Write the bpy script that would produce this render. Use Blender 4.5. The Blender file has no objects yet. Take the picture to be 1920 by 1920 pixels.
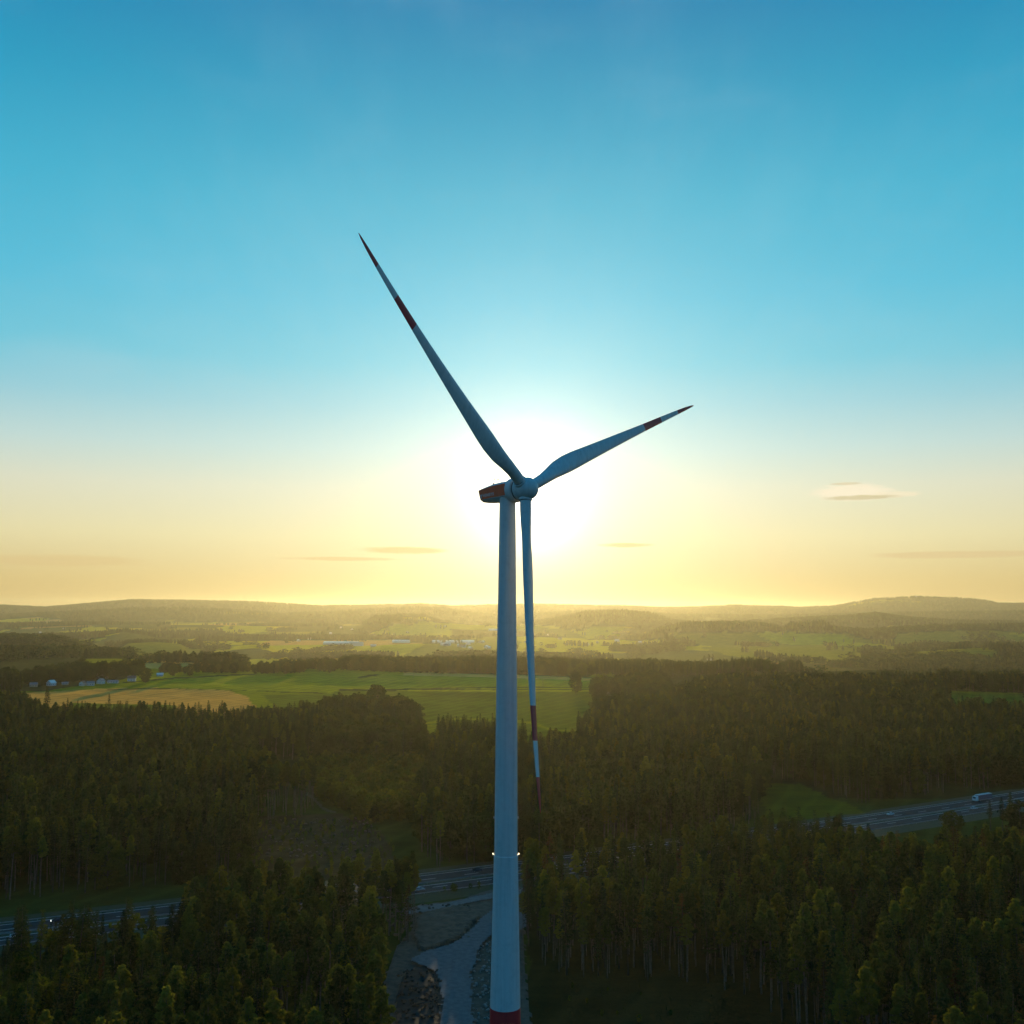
import bpy, math, random
import numpy as np
from mathutils import Matrix, Vector

SC = bpy.context.scene
COL = SC.collection
R_ = np.random.default_rng(7)
random.seed(7)

# ------------------------------------------------------------------ camera
ZC, FPX, ROLL = 114.0, 1920.0, math.radians(0.24)
PITCH = math.atan(183 / FPX)
CAM = np.array([0.9, -203.0, ZC])
_F = np.array([0, math.cos(PITCH), math.sin(PITCH)])
_U0 = np.array([0, -math.sin(PITCH), math.cos(PITCH)])
_R0 = np.array([1.0, 0, 0])
_R = math.cos(ROLL) * _R0 + math.sin(ROLL) * _U0
_U = -math.sin(ROLL) * _R0 + math.cos(ROLL) * _U0
cam_data = bpy.data.cameras.new('camera')
cam_data.sensor_width = 36; cam_data.sensor_height = 36; cam_data.sensor_fit = 'HORIZONTAL'
cam_data.lens = 36.0
cam_data.clip_start = 0.5; cam_data.clip_end = 60000
cam = bpy.data.objects.new('camera', cam_data)
COL.objects.link(cam)
m = Matrix.Identity(4)
for i in range(3):
    m[i][0] = _R[i]; m[i][1] = _U[i]; m[i][2] = -_F[i]; m[i][3] = CAM[i]
cam.matrix_world = m
SC.camera = cam


def ray(px, py):
    return _F + _U * (960 - py) / FPX + _R * (px - 960) / FPX


def proj(x, y, z):
    dx, dy, dz = x - CAM[0], y - CAM[1], z - CAM[2]
    w = dx * _F[0] + dy * _F[1] + dz * _F[2]
    w = np.where(np.abs(w) < 1e-3, 1e-3, w)
    a = dx * _R[0] + dy * _R[1] + dz * _R[2]
    b = dx * _U[0] + dy * _U[1] + dz * _U[2]
    return 960 + FPX * a / w, 960 - FPX * b / w


def gnd(px, py, z=0.0):
    d = ray(px, py); t = (z - ZC) / d[2]
    return CAM + d * t


# ------------------------------------------------------------------ light
SUN_AZ = math.atan2((990 - 960) / FPX, 1.0)      # to the right of straight ahead
SUN_EL = math.radians(6.1)
SUN_DIR = Vector((math.sin(SUN_AZ) * math.cos(SUN_EL), math.cos(SUN_AZ) * math.cos(SUN_EL), math.sin(SUN_EL)))
sun_data = bpy.data.lights.new('sun', 'SUN')
sun_data.energy = 3.3
sun_data.angle = math.radians(0.53)
sun_data.color = (1.0, 0.74, 0.36)
sun = bpy.data.objects.new('sun', sun_data)
COL.objects.link(sun)
sun.rotation_euler = SUN_DIR.to_track_quat('Z', 'Y').to_euler()
sun.location = (0, 0, 400)

vs = SC.view_settings
SC.display_settings.display_device = 'sRGB'
vs.view_transform = 'Standard'; vs.look = 'None'; vs.exposure = 0.0; vs.gamma = 1.0
vs.use_curve_mapping = False
SC.render.engine = 'CYCLES'
cy = SC.cycles
cy.use_denoising = True
cy.max_bounces = 5; cy.diffuse_bounces = 2; cy.glossy_bounces = 2; cy.transmission_bounces = 3
cy.volume_bounces = 0; cy.transparent_max_bounces = 8
cy.use_adaptive_sampling = True; cy.adaptive_threshold = 0.015
cy.caustics_reflective = False; cy.caustics_refractive = False


def lin(h):
    h = h.lstrip('#')
    o = []
    for i in (0, 2, 4):
        c = int(h[i:i + 2], 16) / 255
        o.append(c / 12.92 if c <= 0.04045 else ((c + 0.055) / 1.055) ** 2.4)
    return tuple(o)


class NT:
    """small helper that writes node graphs"""
    def __init__(s, tree):
        s.t = tree; s.n = tree.nodes; s.l = tree.links

    def node(s, kind, **kw):
        n = s.n.new(kind)
        for k, v in kw.items():
            setattr(n, k, v)
        return n

    def put(s, v, sock):
        if v is None:
            return
        if hasattr(v, 'is_output'):
            s.l.new(v, sock)
        else:
            sock.default_value = v

    def math(s, op, a, b=None, c=None, clamp=False):
        n = s.node('ShaderNodeMath', operation=op, use_clamp=clamp)
        s.put(a, n.inputs[0]); s.put(b, n.inputs[1]); s.put(c, n.inputs[2])
        return n.outputs[0]

    def vmath(s, op, a, b=None):
        n = s.node('ShaderNodeVectorMath', operation=op)
        s.put(a, n.inputs[0]); s.put(b, n.inputs[1])
        return n.outputs['Value'] if op in ('DOT_PRODUCT', 'LENGTH') else n.outputs[0]

    def mix(s, f, a, b, blend='MIX'):
        n = s.node('ShaderNodeMix', data_type='RGBA', blend_type=blend)
        s.put(f, n.inputs[0])
        s.put(a if hasattr(a, 'is_output') else (*a, 1)[:4], n.inputs[6])
        s.put(b if hasattr(b, 'is_output') else (*b, 1)[:4], n.inputs[7])
        return n.outputs[2]

    def smooth(s, v, lo, hi, a=0.0, b=1.0):
        n = s.node('ShaderNodeMapRange', interpolation_type='SMOOTHSTEP')
        s.put(v, n.inputs[0]); n.inputs[1].default_value = lo; n.inputs[2].default_value = hi
        n.inputs[3].default_value = a; n.inputs[4].default_value = b
        return n.outputs[0]

    def ramp(s, v, stops, interp='LINEAR'):
        n = s.node('ShaderNodeValToRGB')
        n.color_ramp.interpolation = interp
        e = n.color_ramp.elements
        while len(e) > 1:
            e.remove(e[-1])
        e[0].position = stops[0][0]; e[0].color = (*stops[0][1], 1)
        for p, c in stops[1:]:
            q = e.new(p); q.color = (*c, 1)
        s.put(v, n.inputs[0])
        return n.outputs[0]

    def noise(s, vec, scale, detail=3, rough=0.5):
        n = s.node('ShaderNodeTexNoise')
        s.put(vec, n.inputs['Vector']); n.inputs['Scale'].default_value = scale
        n.inputs['Detail'].default_value = detail; n.inputs['Roughness'].default_value = rough
        return n.outputs[0]


# sky
world = bpy.data.worlds.new('World'); SC.world = world; world.use_nodes = True
w = NT(world.node_tree); w.n.clear()
tc = w.node('ShaderNodeTexCoord').outputs['Generated']
dirn = w.vmath('NORMALIZE', tc)
sep = w.node('ShaderNodeSeparateXYZ'); w.l.new(dirn, sep.inputs[0])
X, Y, Z = sep.outputs
elev = w.math('MULTIPLY', w.math('ARCSINE', Z), 57.29578)
az = w.math('MULTIPLY', w.math('ARCTAN2', X, Y), 57.29578)
ef = w.math('DIVIDE', elev, 90.0, clamp=True)
front = w.ramp(ef, [(0, lin('#C6A464')), (1.6 / 90, lin('#D4BA7C')), (4.0 / 90, lin('#E2D6A6')), (6.6 / 90, lin('#DADAC2')),
                    (8.8 / 90, lin('#BCD6D4')), (11.2 / 90, lin('#93CAD8')), (13.5 / 90, lin('#6AC3DA')), (17 / 90, lin('#4DBAD9')),
                    (22 / 90, lin('#33ADCF')), (27 / 90, lin('#0F98C1')), (32 / 90, lin('#0080B2')), (50 / 90, lin('#0872AA')),
                    (1, lin('#0A69A0'))])
back = w.ramp(ef, [(0, (0.050, 0.20, 0.38)), (10 / 90, (0.042, 0.23, 0.46)), (30 / 90, (0.018, 0.21, 0.43)), (1, lin('#0A69A0'))])
facing = w.vmath('DOT_PRODUCT', dirn, (math.sin(SUN_AZ), math.cos(SUN_AZ), 0))
base = w.mix(w.smooth(facing, -0.35, 0.75), back, front)
cs = w.vmath('DOT_PRODUCT', dirn, tuple(SUN_DIR))
th = w.math('MULTIPLY', w.math('ARCCOSINE', w.math('MINIMUM', cs, 0.999999)), 57.29578)


def glow(amp, sigma, col, power=1.0):
    t = w.math('DIVIDE', th, sigma)
    if power != 1.0:
        t = w.math('POWER', t, power)
    g = w.math('MULTIPLY', w.math('EXPONENT', w.math('MULTIPLY', t, -1.0)), amp)
    n = w.node('ShaderNodeVectorMath', operation='SCALE')
    n.inputs[0].default_value = col; w.l.new(g, n.inputs[3])
    return n.outputs[0]


g = w.vmath('ADD', glow(0.74, 5.3, (1.0, 0.74, 0.54)), glow(0.30, 14.0, (0.66, 1.0, 0.76)))
g = w.vmath('ADD', g, glow(4.0, 1.2, (1.0, 0.9, 0.78)))
skyc = w.vmath('ADD', base, g)
# thin high cirrus and the small evening clouds
cmb = w.node('ShaderNodeCombineXYZ'); w.put(w.math('MULTIPLY', az, 0.06), cmb.inputs[0]); w.put(w.math('MULTIPLY', elev, 0.16), cmb.inputs[1])
cir = w.noise(cmb.outputs[0], 1.3, 5, 0.55)
cm = w.math('MULTIPLY', w.smooth(cir, 0.5, 0.8), w.smooth(elev, 6, 14, 0.0, 0.06))
skyc = w.mix(cm, skyc, (0.62, 0.78, 0.84))
# thin wind-drawn streaks fanning out of the western sky
fan = w.math('ARCTAN2', w.math('SUBTRACT', elev, math.degrees(SUN_EL) - 6.0), w.math('SUBTRACT', az, math.degrees(SUN_AZ)))
fcb = w.node('ShaderNodeCombineXYZ'); w.put(w.math('MULTIPLY', fan, 2.6), fcb.inputs[0]); w.put(w.math('MULTIPLY', th, 0.05), fcb.inputs[1])
fn1 = w.noise(fcb.outputs[0], 1.6, 5, 0.6)
fm1 = w.math('MULTIPLY', w.smooth(fn1, 0.42, 0.72), w.math('MULTIPLY', w.smooth(elev, 7, 13), w.smooth(th, 44, 22, 0.0, 0.05)))
skyc = w.mix(fm1, skyc, (0.55, 0.80, 0.86))


def cloud(az0, el0, wa, we, col, amt, sc, lo=0.42, hi=0.62, off=0.0):
    global skyc
    da = w.math('DIVIDE', w.math('SUBTRACT', az, az0), wa)
    de = w.math('DIVIDE', w.math('SUBTRACT', elev, el0), we)
    r2 = w.math('ADD', w.math('POWER', w.math('ABSOLUTE', da), 2.0), w.math('POWER', w.math('ABSOLUTE', de), 2.0))
    env = w.math('EXPONENT', w.math('MULTIPLY', r2, -1.0))
    c = w.node('ShaderNodeCombineXYZ')
    w.put(w.math('MULTIPLY', az, sc), c.inputs[0]); w.put(w.math('MULTIPLY', elev, sc * 3.6), c.inputs[1]); c.inputs[2].default_value = off
    nz = w.noise(c.outputs[0], 1.0, 6, 0.6)
    mk = w.math('MULTIPLY', w.smooth(w.math('MULTIPLY', w.math('ADD', nz, 0.35), env), lo, hi), amt)
    skyc = w.mix(mk, skyc, col)


cloud(18.5, 6.30, 2.7, 0.62, lin('#FBF0D4'), 0.95, 1.9, 0.34, 0.74)
cloud(20.6, 6.1, 1.6, 0.22, lin('#F6EBCB'), 0.8, 2.2, 0.30, 0.72, 2.0)
cloud(18.9, 6.0, 2.6, 0.17, lin('#D3C79C'), 0.85, 1.5, 0.36, 0.7, 3.0)
cloud(18.2, 6.75, 1.0, 0.10, lin('#DDD0A9'), 0.7, 1.0, 0.38, 0.7, 5.0)
cloud(-6.0, 3.25, 3.2, 0.26, lin('#DDBD77'), 0.55, 0.5, 0.34, 0.7, 9.0)
cloud(-9.5, 2.75, 4.0, 0.14, lin('#D9BC80'), 0.5, 0.45, 0.34, 0.7, 11.0)
cloud(6.3, 3.6, 1.9, 0.16, lin('#E3C277'), 0.55, 0.6, 0.34, 0.7, 13.0)
cloud(-23.5, 12.8, 4.5, 1.6, lin('#A6D3DF'), 0.22, 0.16, 0.3, 0.9, 17.0)
cloud(24.0, 2.9, 6.0, 0.25, lin('#D8BC8C'), 0.5, 0.4, 0.34, 0.7, 21.0)
cloud(-24.0, 2.4, 6.0, 0.4, lin('#D9BD86'), 0.45, 0.3, 0.34, 0.7, 25.0)
# below the horizon the sky dome is never seen; keep it earth coloured
skyc = w.mix(w.smooth(elev, -4, -0.5), (0.05, 0.05, 0.03), skyc)
nish = w.node('ShaderNodeTexSky', sky_type='NISHITA', sun_disc=False)
nish.sun_elevation = SUN_EL; nish.sun_rotation = SUN_AZ
nish.altitude = 500; nish.air_density = 1.3; nish.dust_density = 2.0; nish.ozone_density = 2.0
bgA = w.node('ShaderNodeBackground'); w.l.new(nish.outputs[0], bgA.inputs[0]); bgA.inputs[1].default_value = 0.003
bgB = w.node('ShaderNodeBackground'); w.l.new(skyc, bgB.inputs[0]); bgB.inputs[1].default_value = 0.95
ad = w.node('ShaderNodeAddShader'); w.l.new(bgA.outputs[0], ad.inputs[0]); w.l.new(bgB.outputs[0], ad.inputs[1])
wo = w.node('ShaderNodeOutputWorld'); w.l.new(ad.outputs[0], wo.inputs[0])
world.cycles.sampling_method = 'MANUAL'; world.cycles.sample_map_resolution = 1024


# ------------------------------------------------------------------ materials
def mat(name):
    mm = bpy.data.materials.new(name); mm.use_nodes = True
    t = NT(mm.node_tree); t.n.clear()
    out = t.node('ShaderNodeOutputMaterial')
    return mm, t, out


def simple(name, col, rough=0.6, metal=0.0, spec=0.5, var=0.12, scale=2.0, bump=0.0, coord='Object'):
    mm, t, out = mat(name)
    b = t.node('ShaderNodeBsdfPrincipled')
    v = t.node('ShaderNodeTexCoord').outputs[coord]
    nz = t.noise(v, scale, 5, 0.6)
    c = t.mix(t.smooth(nz, 0.3, 0.7), tuple(x * (1 - var) for x in col), tuple(min(1, x * (1 + var)) for x in col))
    t.put(c, b.inputs['Base Color'])
    b.inputs['Roughness'].default_value = rough; b.inputs['Metallic'].default_value = metal
    b.inputs['Specular IOR Level'].default_value = spec
    if bump:
        bp = t.node('ShaderNodeBump'); bp.inputs['Strength'].default_value = bump; bp.inputs['Distance'].default_value = 0.05
        t.put(nz, bp.inputs['Height']); t.put(bp.outputs[0], b.inputs['Normal'])
    t.l.new(b.outputs[0], out.inputs[0])
    return mm


def painted(name, col, rough=0.38):
    """turbine gelcoat: faint streaks and dirt down the height"""
    mm, t, out = mat(name)
    b = t.node('ShaderNodeBsdfPrincipled')
    v = t.node('ShaderNodeTexCoord').outputs['Object']
    mp = t.node('ShaderNodeMapping'); mp.inputs['Scale'].default_value = (1.6, 1.6, 0.05); t.put(v, mp.inputs[0])
    n1 = t.noise(mp.outputs[0], 1.0, 6, 0.65); n2 = t.noise(v, 0.9, 4, 0.6)
    f = t.math('ADD', t.smooth(n1, 0.35, 0.75, 0.0, 0.6), t.smooth(n2, 0.45, 0.8, 0.0, 0.4), clamp=True)
    c = t.mix(f, col, tuple(x * 0.72 for x in col))
    t.put(c, b.inputs['Base Color']); b.inputs['Roughness'].default_value = rough
    t.put(t.smooth(n2, 0.2, 0.8, rough - 0.06, rough + 0.14), b.inputs['Roughness'])
    t.l.new(b.outputs[0], out.inputs[0])
    return mm


def leaf(name, ca, cb, cc, transl=0.35, scale=0.12):
    """foliage: colour differs from tree to tree and clump to clump; light passes through"""
    mm, t, out = mat(name)
    oi = t.node('ShaderNodeObjectInfo')
    gp = t.node('ShaderNodeNewGeometry')
    v = t.node('ShaderNodeTexCoord').outputs['Object']
    nz = t.noise(v, 0.7, 3, 0.6)
    f = t.math('ADD', t.math('MULTIPLY', oi.outputs['Random'], 0.75), t.math('MULTIPLY', nz, 0.5), clamp=True)
    c = t.ramp(f, [(0.1, ca), (0.55, cb), (1.0, cc)])
    isl = t.math('MULTIPLY', t.math('MULTIPLY_ADD', gp.outputs['Random Per Island'], 0.3, 0.85), t.math('MULTIPLY_ADD', t.math('FRACT', t.math('MULTIPLY', oi.outputs['Random'], 7.31)), 0.65, 0.62))
    sc = t.node('ShaderNodeVectorMath', operation='SCALE'); t.put(c, sc.inputs[0]); t.put(isl, sc.inputs[3])
    d = t.node('ShaderNodeBsdfDiffuse'); t.put(sc.outputs[0], d.inputs[0])
    tr = t.node('ShaderNodeBsdfTranslucent')
    c2 = t.mix(1.0, sc.outputs[0], (1.45, 1.35, 0.40), 'MULTIPLY'); t.put(c2, tr.inputs[0])
    ms = t.node('ShaderNodeMixShader'); ms.inputs[0].default_value = transl
    t.l.new(d.outputs[0], ms.inputs[1]); t.l.new(tr.outputs[0], ms.inputs[2]); t.l.new(ms.outputs[0], out.inputs[0])
    return mm


M = {}
M['white'] = painted('white_gelcoat', (0.62, 0.63, 0.63))
M['red'] = painted('signal_red_paint', (0.62, 0.03, 0.035))
M['orange_red'] = painted('nacelle_red_flare_tint', (0.92, 0.11, 0.015))  # real red paint, with the sun flare's orange mixed into the colour
M['seam'] = simple('dark_rubber_seal', (0.05, 0.05, 0.05), 0.8)
M['steel'] = simple('galvanised_steel', (0.35, 0.36, 0.37), 0.45, 0.7)
M['lettering'] = simple('white_lettering_film', (0.8, 0.8, 0.8), 0.5, var=0.02)
M['bark'] = simple('bark', (0.06, 0.048, 0.036), 0.95, var=0.4, scale=1.5)
M['bark_pine'] = simple('pine_bark', (0.13, 0.10, 0.075), 0.95, var=0.4, scale=1.5)
M['spruce'] = leaf('spruce_needles', (0.016, 0.034, 0.015), (0.028, 0.050, 0.018), (0.062, 0.080, 0.020), 0.30)
M['pine'] = leaf('pine_needles', (0.026, 0.050, 0.020), (0.066, 0.090, 0.022), (0.17, 0.168, 0.028), 0.38)
M['broad'] = leaf('broad_leaves', (0.020, 0.040, 0.012), (0.034, 0.056, 0.014), (0.060, 0.074, 0.014), 0.36)
M['young'] = leaf('young_leaves', (0.042, 0.075, 0.014), (0.070, 0.095, 0.014), (0.11, 0.115, 0.018), 0.48)
M['dead'] = leaf('browned_needles', (0.070, 0.040, 0.018), (0.085, 0.048, 0.018), (0.10, 0.062, 0.022), 0.3)


# ------------------------------------------------------------------ mesh helpers
def mesh_obj(name, verts, faces, material=None, parent=None, smooth=False, mats=None, fmat=None):
    me = bpy.data.meshes.new(name)
    if isinstance(verts, np.ndarray) and isinstance(faces, np.ndarray):
        nf, k = faces.shape
        me.vertices.add(len(verts)); me.vertices.foreach_set('co', verts.astype(np.float32).ravel())
        me.loops.add(nf * k); me.loops.foreach_set('vertex_index', faces.astype(np.int32).ravel())
        me.polygons.add(nf)
        me.polygons.foreach_set('loop_start', np.arange(0, nf * k, k, dtype=np.int32))
        me.update(calc_edges=True); me.validate()
    else:
        me.from_pydata([tuple(v) for v in verts], [], [tuple(f) for f in faces])
        me.update()
    for q in (mats or ([material] if material else [])):
        me.materials.append(q)
    if fmat is not None:
        me.polygons.foreach_set('material_index', np.asarray(fmat, dtype=np.int32))
    if smooth:
        me.polygons.foreach_set('use_smooth', np.ones(len(me.polygons), dtype=bool))
    o = bpy.data.objects.new(name, me)
    COL.objects.link(o)
    if parent:
        o.parent = parent
    return o


def tag(o, label=None, cat=None, group=None, kind=None):
    if label: o['label'] = label
    if cat: o['category'] = cat
    if group: o['group'] = group
    if kind: o['kind'] = kind
    return o


def empty(name, loc, rz=0.0):
    o = bpy.data.objects.new(name, None); COL.objects.link(o)
    o.location = loc; o.rotation_euler = (0, 0, rz); o.empty_display_size = 1
    return o


class MB:
    """collects shapes into one mesh"""
    def __init__(s):
        s.v = []; s.f = []; s.m = []

    def add(s, vs_, fs, mi=0):
        k = len(s.v); s.v += [tuple(v) for v in vs_]
        s.f += [tuple(i + k for i in f) for f in fs]; s.m += [mi] * len(fs)
        return s

    def box(s, x0, x1, y0, y1, z0, z1, mi=0):
        v = [(x, y, z) for x in (x0, x1) for y in (y0, y1) for z in (z0, z1)]
        return s.add(v, [(0, 1, 3, 2), (4, 6, 7, 5), (0, 4, 5, 1), (2, 3, 7, 6), (0, 2, 6, 4), (1, 5, 7, 3)], mi)

    def tube(s, a, b, r0, r1=None, n=8, mi=0, cap=True):
        a = Vector(a); b = Vector(b); r1 = r0 if r1 is None else r1
        q = (b - a).to_track_quat('Z', 'Y')
        v = []
        for c, r in ((a, r0), (b, r1)):
            for i in range(n):
                t = 2 * math.pi * i / n
                v.append(c + q @ Vector((r * math.cos(t), r * math.sin(t), 0)))
        f = [(i, (i + 1) % n, n + (i + 1) % n, n + i) for i in range(n)]
        if cap:
            f += [tuple(range(n - 1, -1, -1)), tuple(range(n, 2 * n))]
        return s.add(v, f, mi)

    def loft(s, rings, cap0=True, cap1=True, mi=0):
        n = len(rings[0]); v = [p for r in rings for p in r]; f = []
        for k in range(len(rings) - 1):
            for i in range(n):
                f.append((k * n + i, k * n + (i + 1) % n, (k + 1) * n + (i + 1) % n, (k + 1) * n + i))
        if cap0: f.append(tuple(range(n - 1, -1, -1)))
        if cap1: f.append(tuple((len(rings) - 1) * n + i for i in range(n)))
        return s.add(v, f, mi)

    def build(s, name, material=None, parent=None, smooth=False, mats=None):
        return mesh_obj(name, s.v, s.f, material, parent, smooth, mats, s.m if mats else None)


def sharp_smooth(o, ang=35):
    me = o.data
    me.polygons.foreach_set('use_smooth', np.ones(len(me.polygons), dtype=bool))
    try:
        me.set_sharp_from_angle(angle=math.radians(ang))
    except Exception:
        pass


# ------------------------------------------------------------------ terrain
def vnoise(x, y, seed=0):
    """cheap value noise, numpy"""
    xi = np.floor(x).astype(np.int64); yi = np.floor(y).astype(np.int64)
    xf = x - xi; yf = y - yi
    u = xf * xf * (3 - 2 * xf); v = yf * yf * (3 - 2 * yf)

    def h(a, b):
        n = (a * 374761393 + b * 668265263 + seed * 974711) & 0xFFFFFFFF
        n = ((n ^ (n >> 13)) * 1274126177) & 0xFFFFFFFF
        return ((n ^ (n >> 16)) & 0xFFFF) / 65535.0
    return (h(xi, yi) * (1 - u) + h(xi + 1, yi) * u) * (1 - v) + (h(xi, yi + 1) * (1 - u) + h(xi + 1, yi + 1) * u) * v


def fbm(x, y, seed=0, o=4):
    r = 0; a = 0.5; t = 0
    for k in range(o):
        r = r + a * vnoise(x * 2 ** k, y * 2 ** k, seed + k * 17); t += a; a *= 0.5
    return r / t


def sstep(a, b, x):
    t = np.clip((x - a) / (b - a), 0, 1)
    return t * t * (3 - 2 * t)


# crest lines of the hills: distance, depth of the hill, crest as (image column, image row) seen from the air
RIDGES = [
    (13500, 1700, [(-900, 1133), (-300, 1130), (0, 1137), (90, 1141), (170, 1134), (250, 1127), (360, 1128), (480, 1131), (590, 1138), (650, 1138), (760, 1136), (790, 1135), (850, 1139), (920, 1137), (1000, 1135), (1080, 1137), (1150, 1138), (1250, 1142), (1310, 1141), (1380, 1137), (1440, 1139), (1500, 1141), (1560, 1139), (1600, 1132), (1640, 1125), (1720, 1121), (1800, 1124), (1850, 1128), (1868, 1134), (1920, 1134), (2200, 1132), (2800, 1136)]),
    (10200, 900, [(-900, 1160), (0, 1156), (120, 1150), (250, 1143), (340, 1142), (450, 1146), (530, 1153), (620, 1150), (760, 1141), (830, 1142), (880, 1150), (960, 1158), (1040, 1150), (1130, 1147), (1200, 1150), (1260, 1155), (1420, 1156), (1540, 1155), (1640, 1152), (1760, 1150), (1920, 1148), (2800, 1152)]),
    (7600, 600, [(-900, 1175), (0, 1172), (200, 1170), (400, 1172), (560, 1176), (680, 1172), (705, 1158), (760, 1154), (800, 1156), (822, 1166), (880, 1172), (960, 1174), (1040, 1162), (1100, 1149), (1170, 1147), (1220, 1152), (1260, 1166), (1330, 1172), (1450, 1164), (1520, 1160), (1580, 1158), (1640, 1152), (1700, 1160), (1780, 1166), (1920, 1168), (2800, 1170)]),
    (5600, 420, [(-900, 1199), (0, 1199), (180, 1192), (240, 1184), (300, 1196), (500, 1199), (640, 1199), (900, 1199), (1200, 1199), (1240, 1180), (1290, 1171), (1380, 1170), (1440, 1174), (1465, 1182), (1480, 1172), (1540, 1169), (1565, 1180), (1620, 1184), (1760, 1176), (1920, 1174), (2800, 1180)]),
    (4300, 300, [(-900, 1218), (100, 1218), (235, 1216), (245, 1207), (300, 1204), (345, 1208), (360, 1217), (420, 1219), (445, 1212), (480, 1209), (505, 1211), (520, 1219), (680, 1218), (720, 1210), (800, 1207), (860, 1211), (900, 1219), (1220, 1219), (1260, 1211), (1400, 1217), (1640, 1214), (1780, 1212), (2000, 1214), (2800, 1218)]),
    (3300, 330, [(-900, 1200), (0, 1198), (100, 1201), (170, 1209), (240, 1224), (300, 1240), (400, 1243), (560, 1240), (700, 1236), (800, 1228), (1000, 1236), (1200, 1240), (1560, 1240), (1640, 1230), (1700, 1224), (1790, 1217), (1860, 1215), (1920, 1219), (2100, 1226), (2800, 1230)]),
]


def ridge_z(D, pts, px):
    a = np.array(pts, float)
    py = np.interp(px, a[:, 0], a[:, 1])
    up = (960 - py) / FPX
    zw = math.sin(PITCH) + up * math.cos(PITCH)
    yw = math.cos(PITCH) - up * math.sin(PITCH)
    # undo the small roll: rows were read from a frame turned by ROLL
    return ZC + D * (zw / yw) + (px - 960) / FPX * D * math.sin(ROLL)


def height(x, y):
    x = np.asarray(x, float); y = np.asarray(y, float)
    dep = y - CAM[1]; lat = x - CAM[0]
    d = np.maximum(dep, 0.82 * np.hypot(dep, lat))
    px = 960 + FPX * np.clip(lat / np.maximum(dep, 1), -0.72, 0.72)
    px = np.where(dep < 1, np.where(lat < 0, -423.0, 2343.0), px)
    und = (fbm(x / 160, y / 160, 3, 3) - 0.5) * 9 * sstep(640, 900, d)
    und += (fbm(x / 30, y / 30, 9, 3) - 0.5) * 0.9 * sstep(500, 640, d) * (1 - sstep(1600, 2400, d))
    crest = 6 * sstep(1250, 1750, d) + 15 * sstep(1220, 1400, px) * sstep(900, 1450, d)
    dropd = 1800 + 560 * (1 - sstep(330, 540, px)) - 240 * sstep(1200, 1340, px)
    valley = -66 * sstep(0, 1, (d - dropd) / 900.0) + 46 * sstep(6200, 9800, d) + 26 * sstep(9500, 12500, d)
    base = und + crest + valley + (fbm(x / 700, y / 700, 21, 4) - 0.5) * 34 * sstep(2500, 5000, d)
    z = base
    for k, (D, wd, pts) in enumerate(RIDGES):
        rz = ridge_z(D, pts, px)
        rz = rz + (fbm(x / (D * 0.012), y / (D * 0.03), 31 + k, 3) - 0.5) * D * 0.0008
        wgt = np.exp(-((d - D) / (wd * (0.8 + 0.5 * vnoise(x / 900, y / 900, 77 + k)))) ** 2)
        z = np.where(rz > z, z + (rz - z) * wgt, z)
    z = z - 60 * sstep(15000, 19000, d)
    return z


angs = np.concatenate([np.arange(-180, -40, 5.0), np.arange(-40, -31, 1.0), np.arange(-31, 31.01, 0.125), np.arange(32, 41, 1.0), np.arange(45, 180, 5.0)])
rad = [12.0]
while rad[-1] < 20500:
    r = rad[-1]
    k = 1.03 if r < 330 else 1.007 if r < 850 else 1.006 if r < 2500 else 1.012 if r < 15500 else 1.06
    rad.append(r * k)
rad = np.array(rad)
A, Rr = np.meshgrid(np.radians(angs), rad)
gx = CAM[0] + Rr * np.sin(A); gy = CAM[1] + Rr * np.cos(A)
gz = height(gx, gy)
na, nr = len(angs), len(rad)
idx = np.arange(na * nr).reshape(nr, na)
q = np.stack([idx[:-1], np.roll(idx, -1, 1)[:-1], np.roll(idx, -1, 1)[1:], idx[1:]], -1).reshape(-1, 4)
gv = np.stack([gx, gy, gz], -1).reshape(-1, 3)
gv = np.vstack([gv, [[CAM[0], CAM[1], 0]]])
tris = [(idx[0, i], na * nr, idx[0, (i + 1) % na]) for i in range(na)]
gpx, gpy = proj(gv[:, 0], gv[:, 1], gv[:, 2])
gd = gv[:, 1] - CAM[1]
infront = gd > 30
_jx = (fbm(gv[:, 0] / 14, gv[:, 1] / 14, 301, 3) - .5) * 14; _jy = (fbm(gv[:, 0] / 18, gv[:, 1] / 18, 305, 3) - .5)
gpx = gpx + _jx * np.clip(600 / np.maximum(gd, 1), 0, 1) * 2; gpy = gpy + _jy * np.clip(2200 / np.maximum(gd, 1) - .6, 0.6, 6)


def inpoly(px, py, poly):
    c = np.zeros(px.shape, bool); n = len(poly)
    for i in range(n):
        x1, y1 = poly[i]; x2, y2 = poly[(i + 1) % n]
        if y1 == y2: continue
        cond = ((y1 > py) != (y2 > py)) & (px < (x2 - x1) * (py - y1) / (y2 - y1) + x1)
        c ^= cond
    return c


FIELD = dict(floor=(0.024, 0.026, 0.010), meadow=(0.062, 0.078, 0.008), bright=(0.140, 0.155, 0.008), wheat=(0.34, 0.19, 0.060),
             tan=(0.34, 0.24, 0.08), dirt=(0.070, 0.060, 0.036), dark=(0.030, 0.036, 0.008), verge=(0.030, 0.042, 0.010))
gcol = np.tile(np.array(FIELD['floor']), (len(gv), 1))


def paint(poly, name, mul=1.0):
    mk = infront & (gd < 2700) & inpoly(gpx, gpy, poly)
    gcol[mk] = np.array(FIELD[name]) * mul


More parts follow.
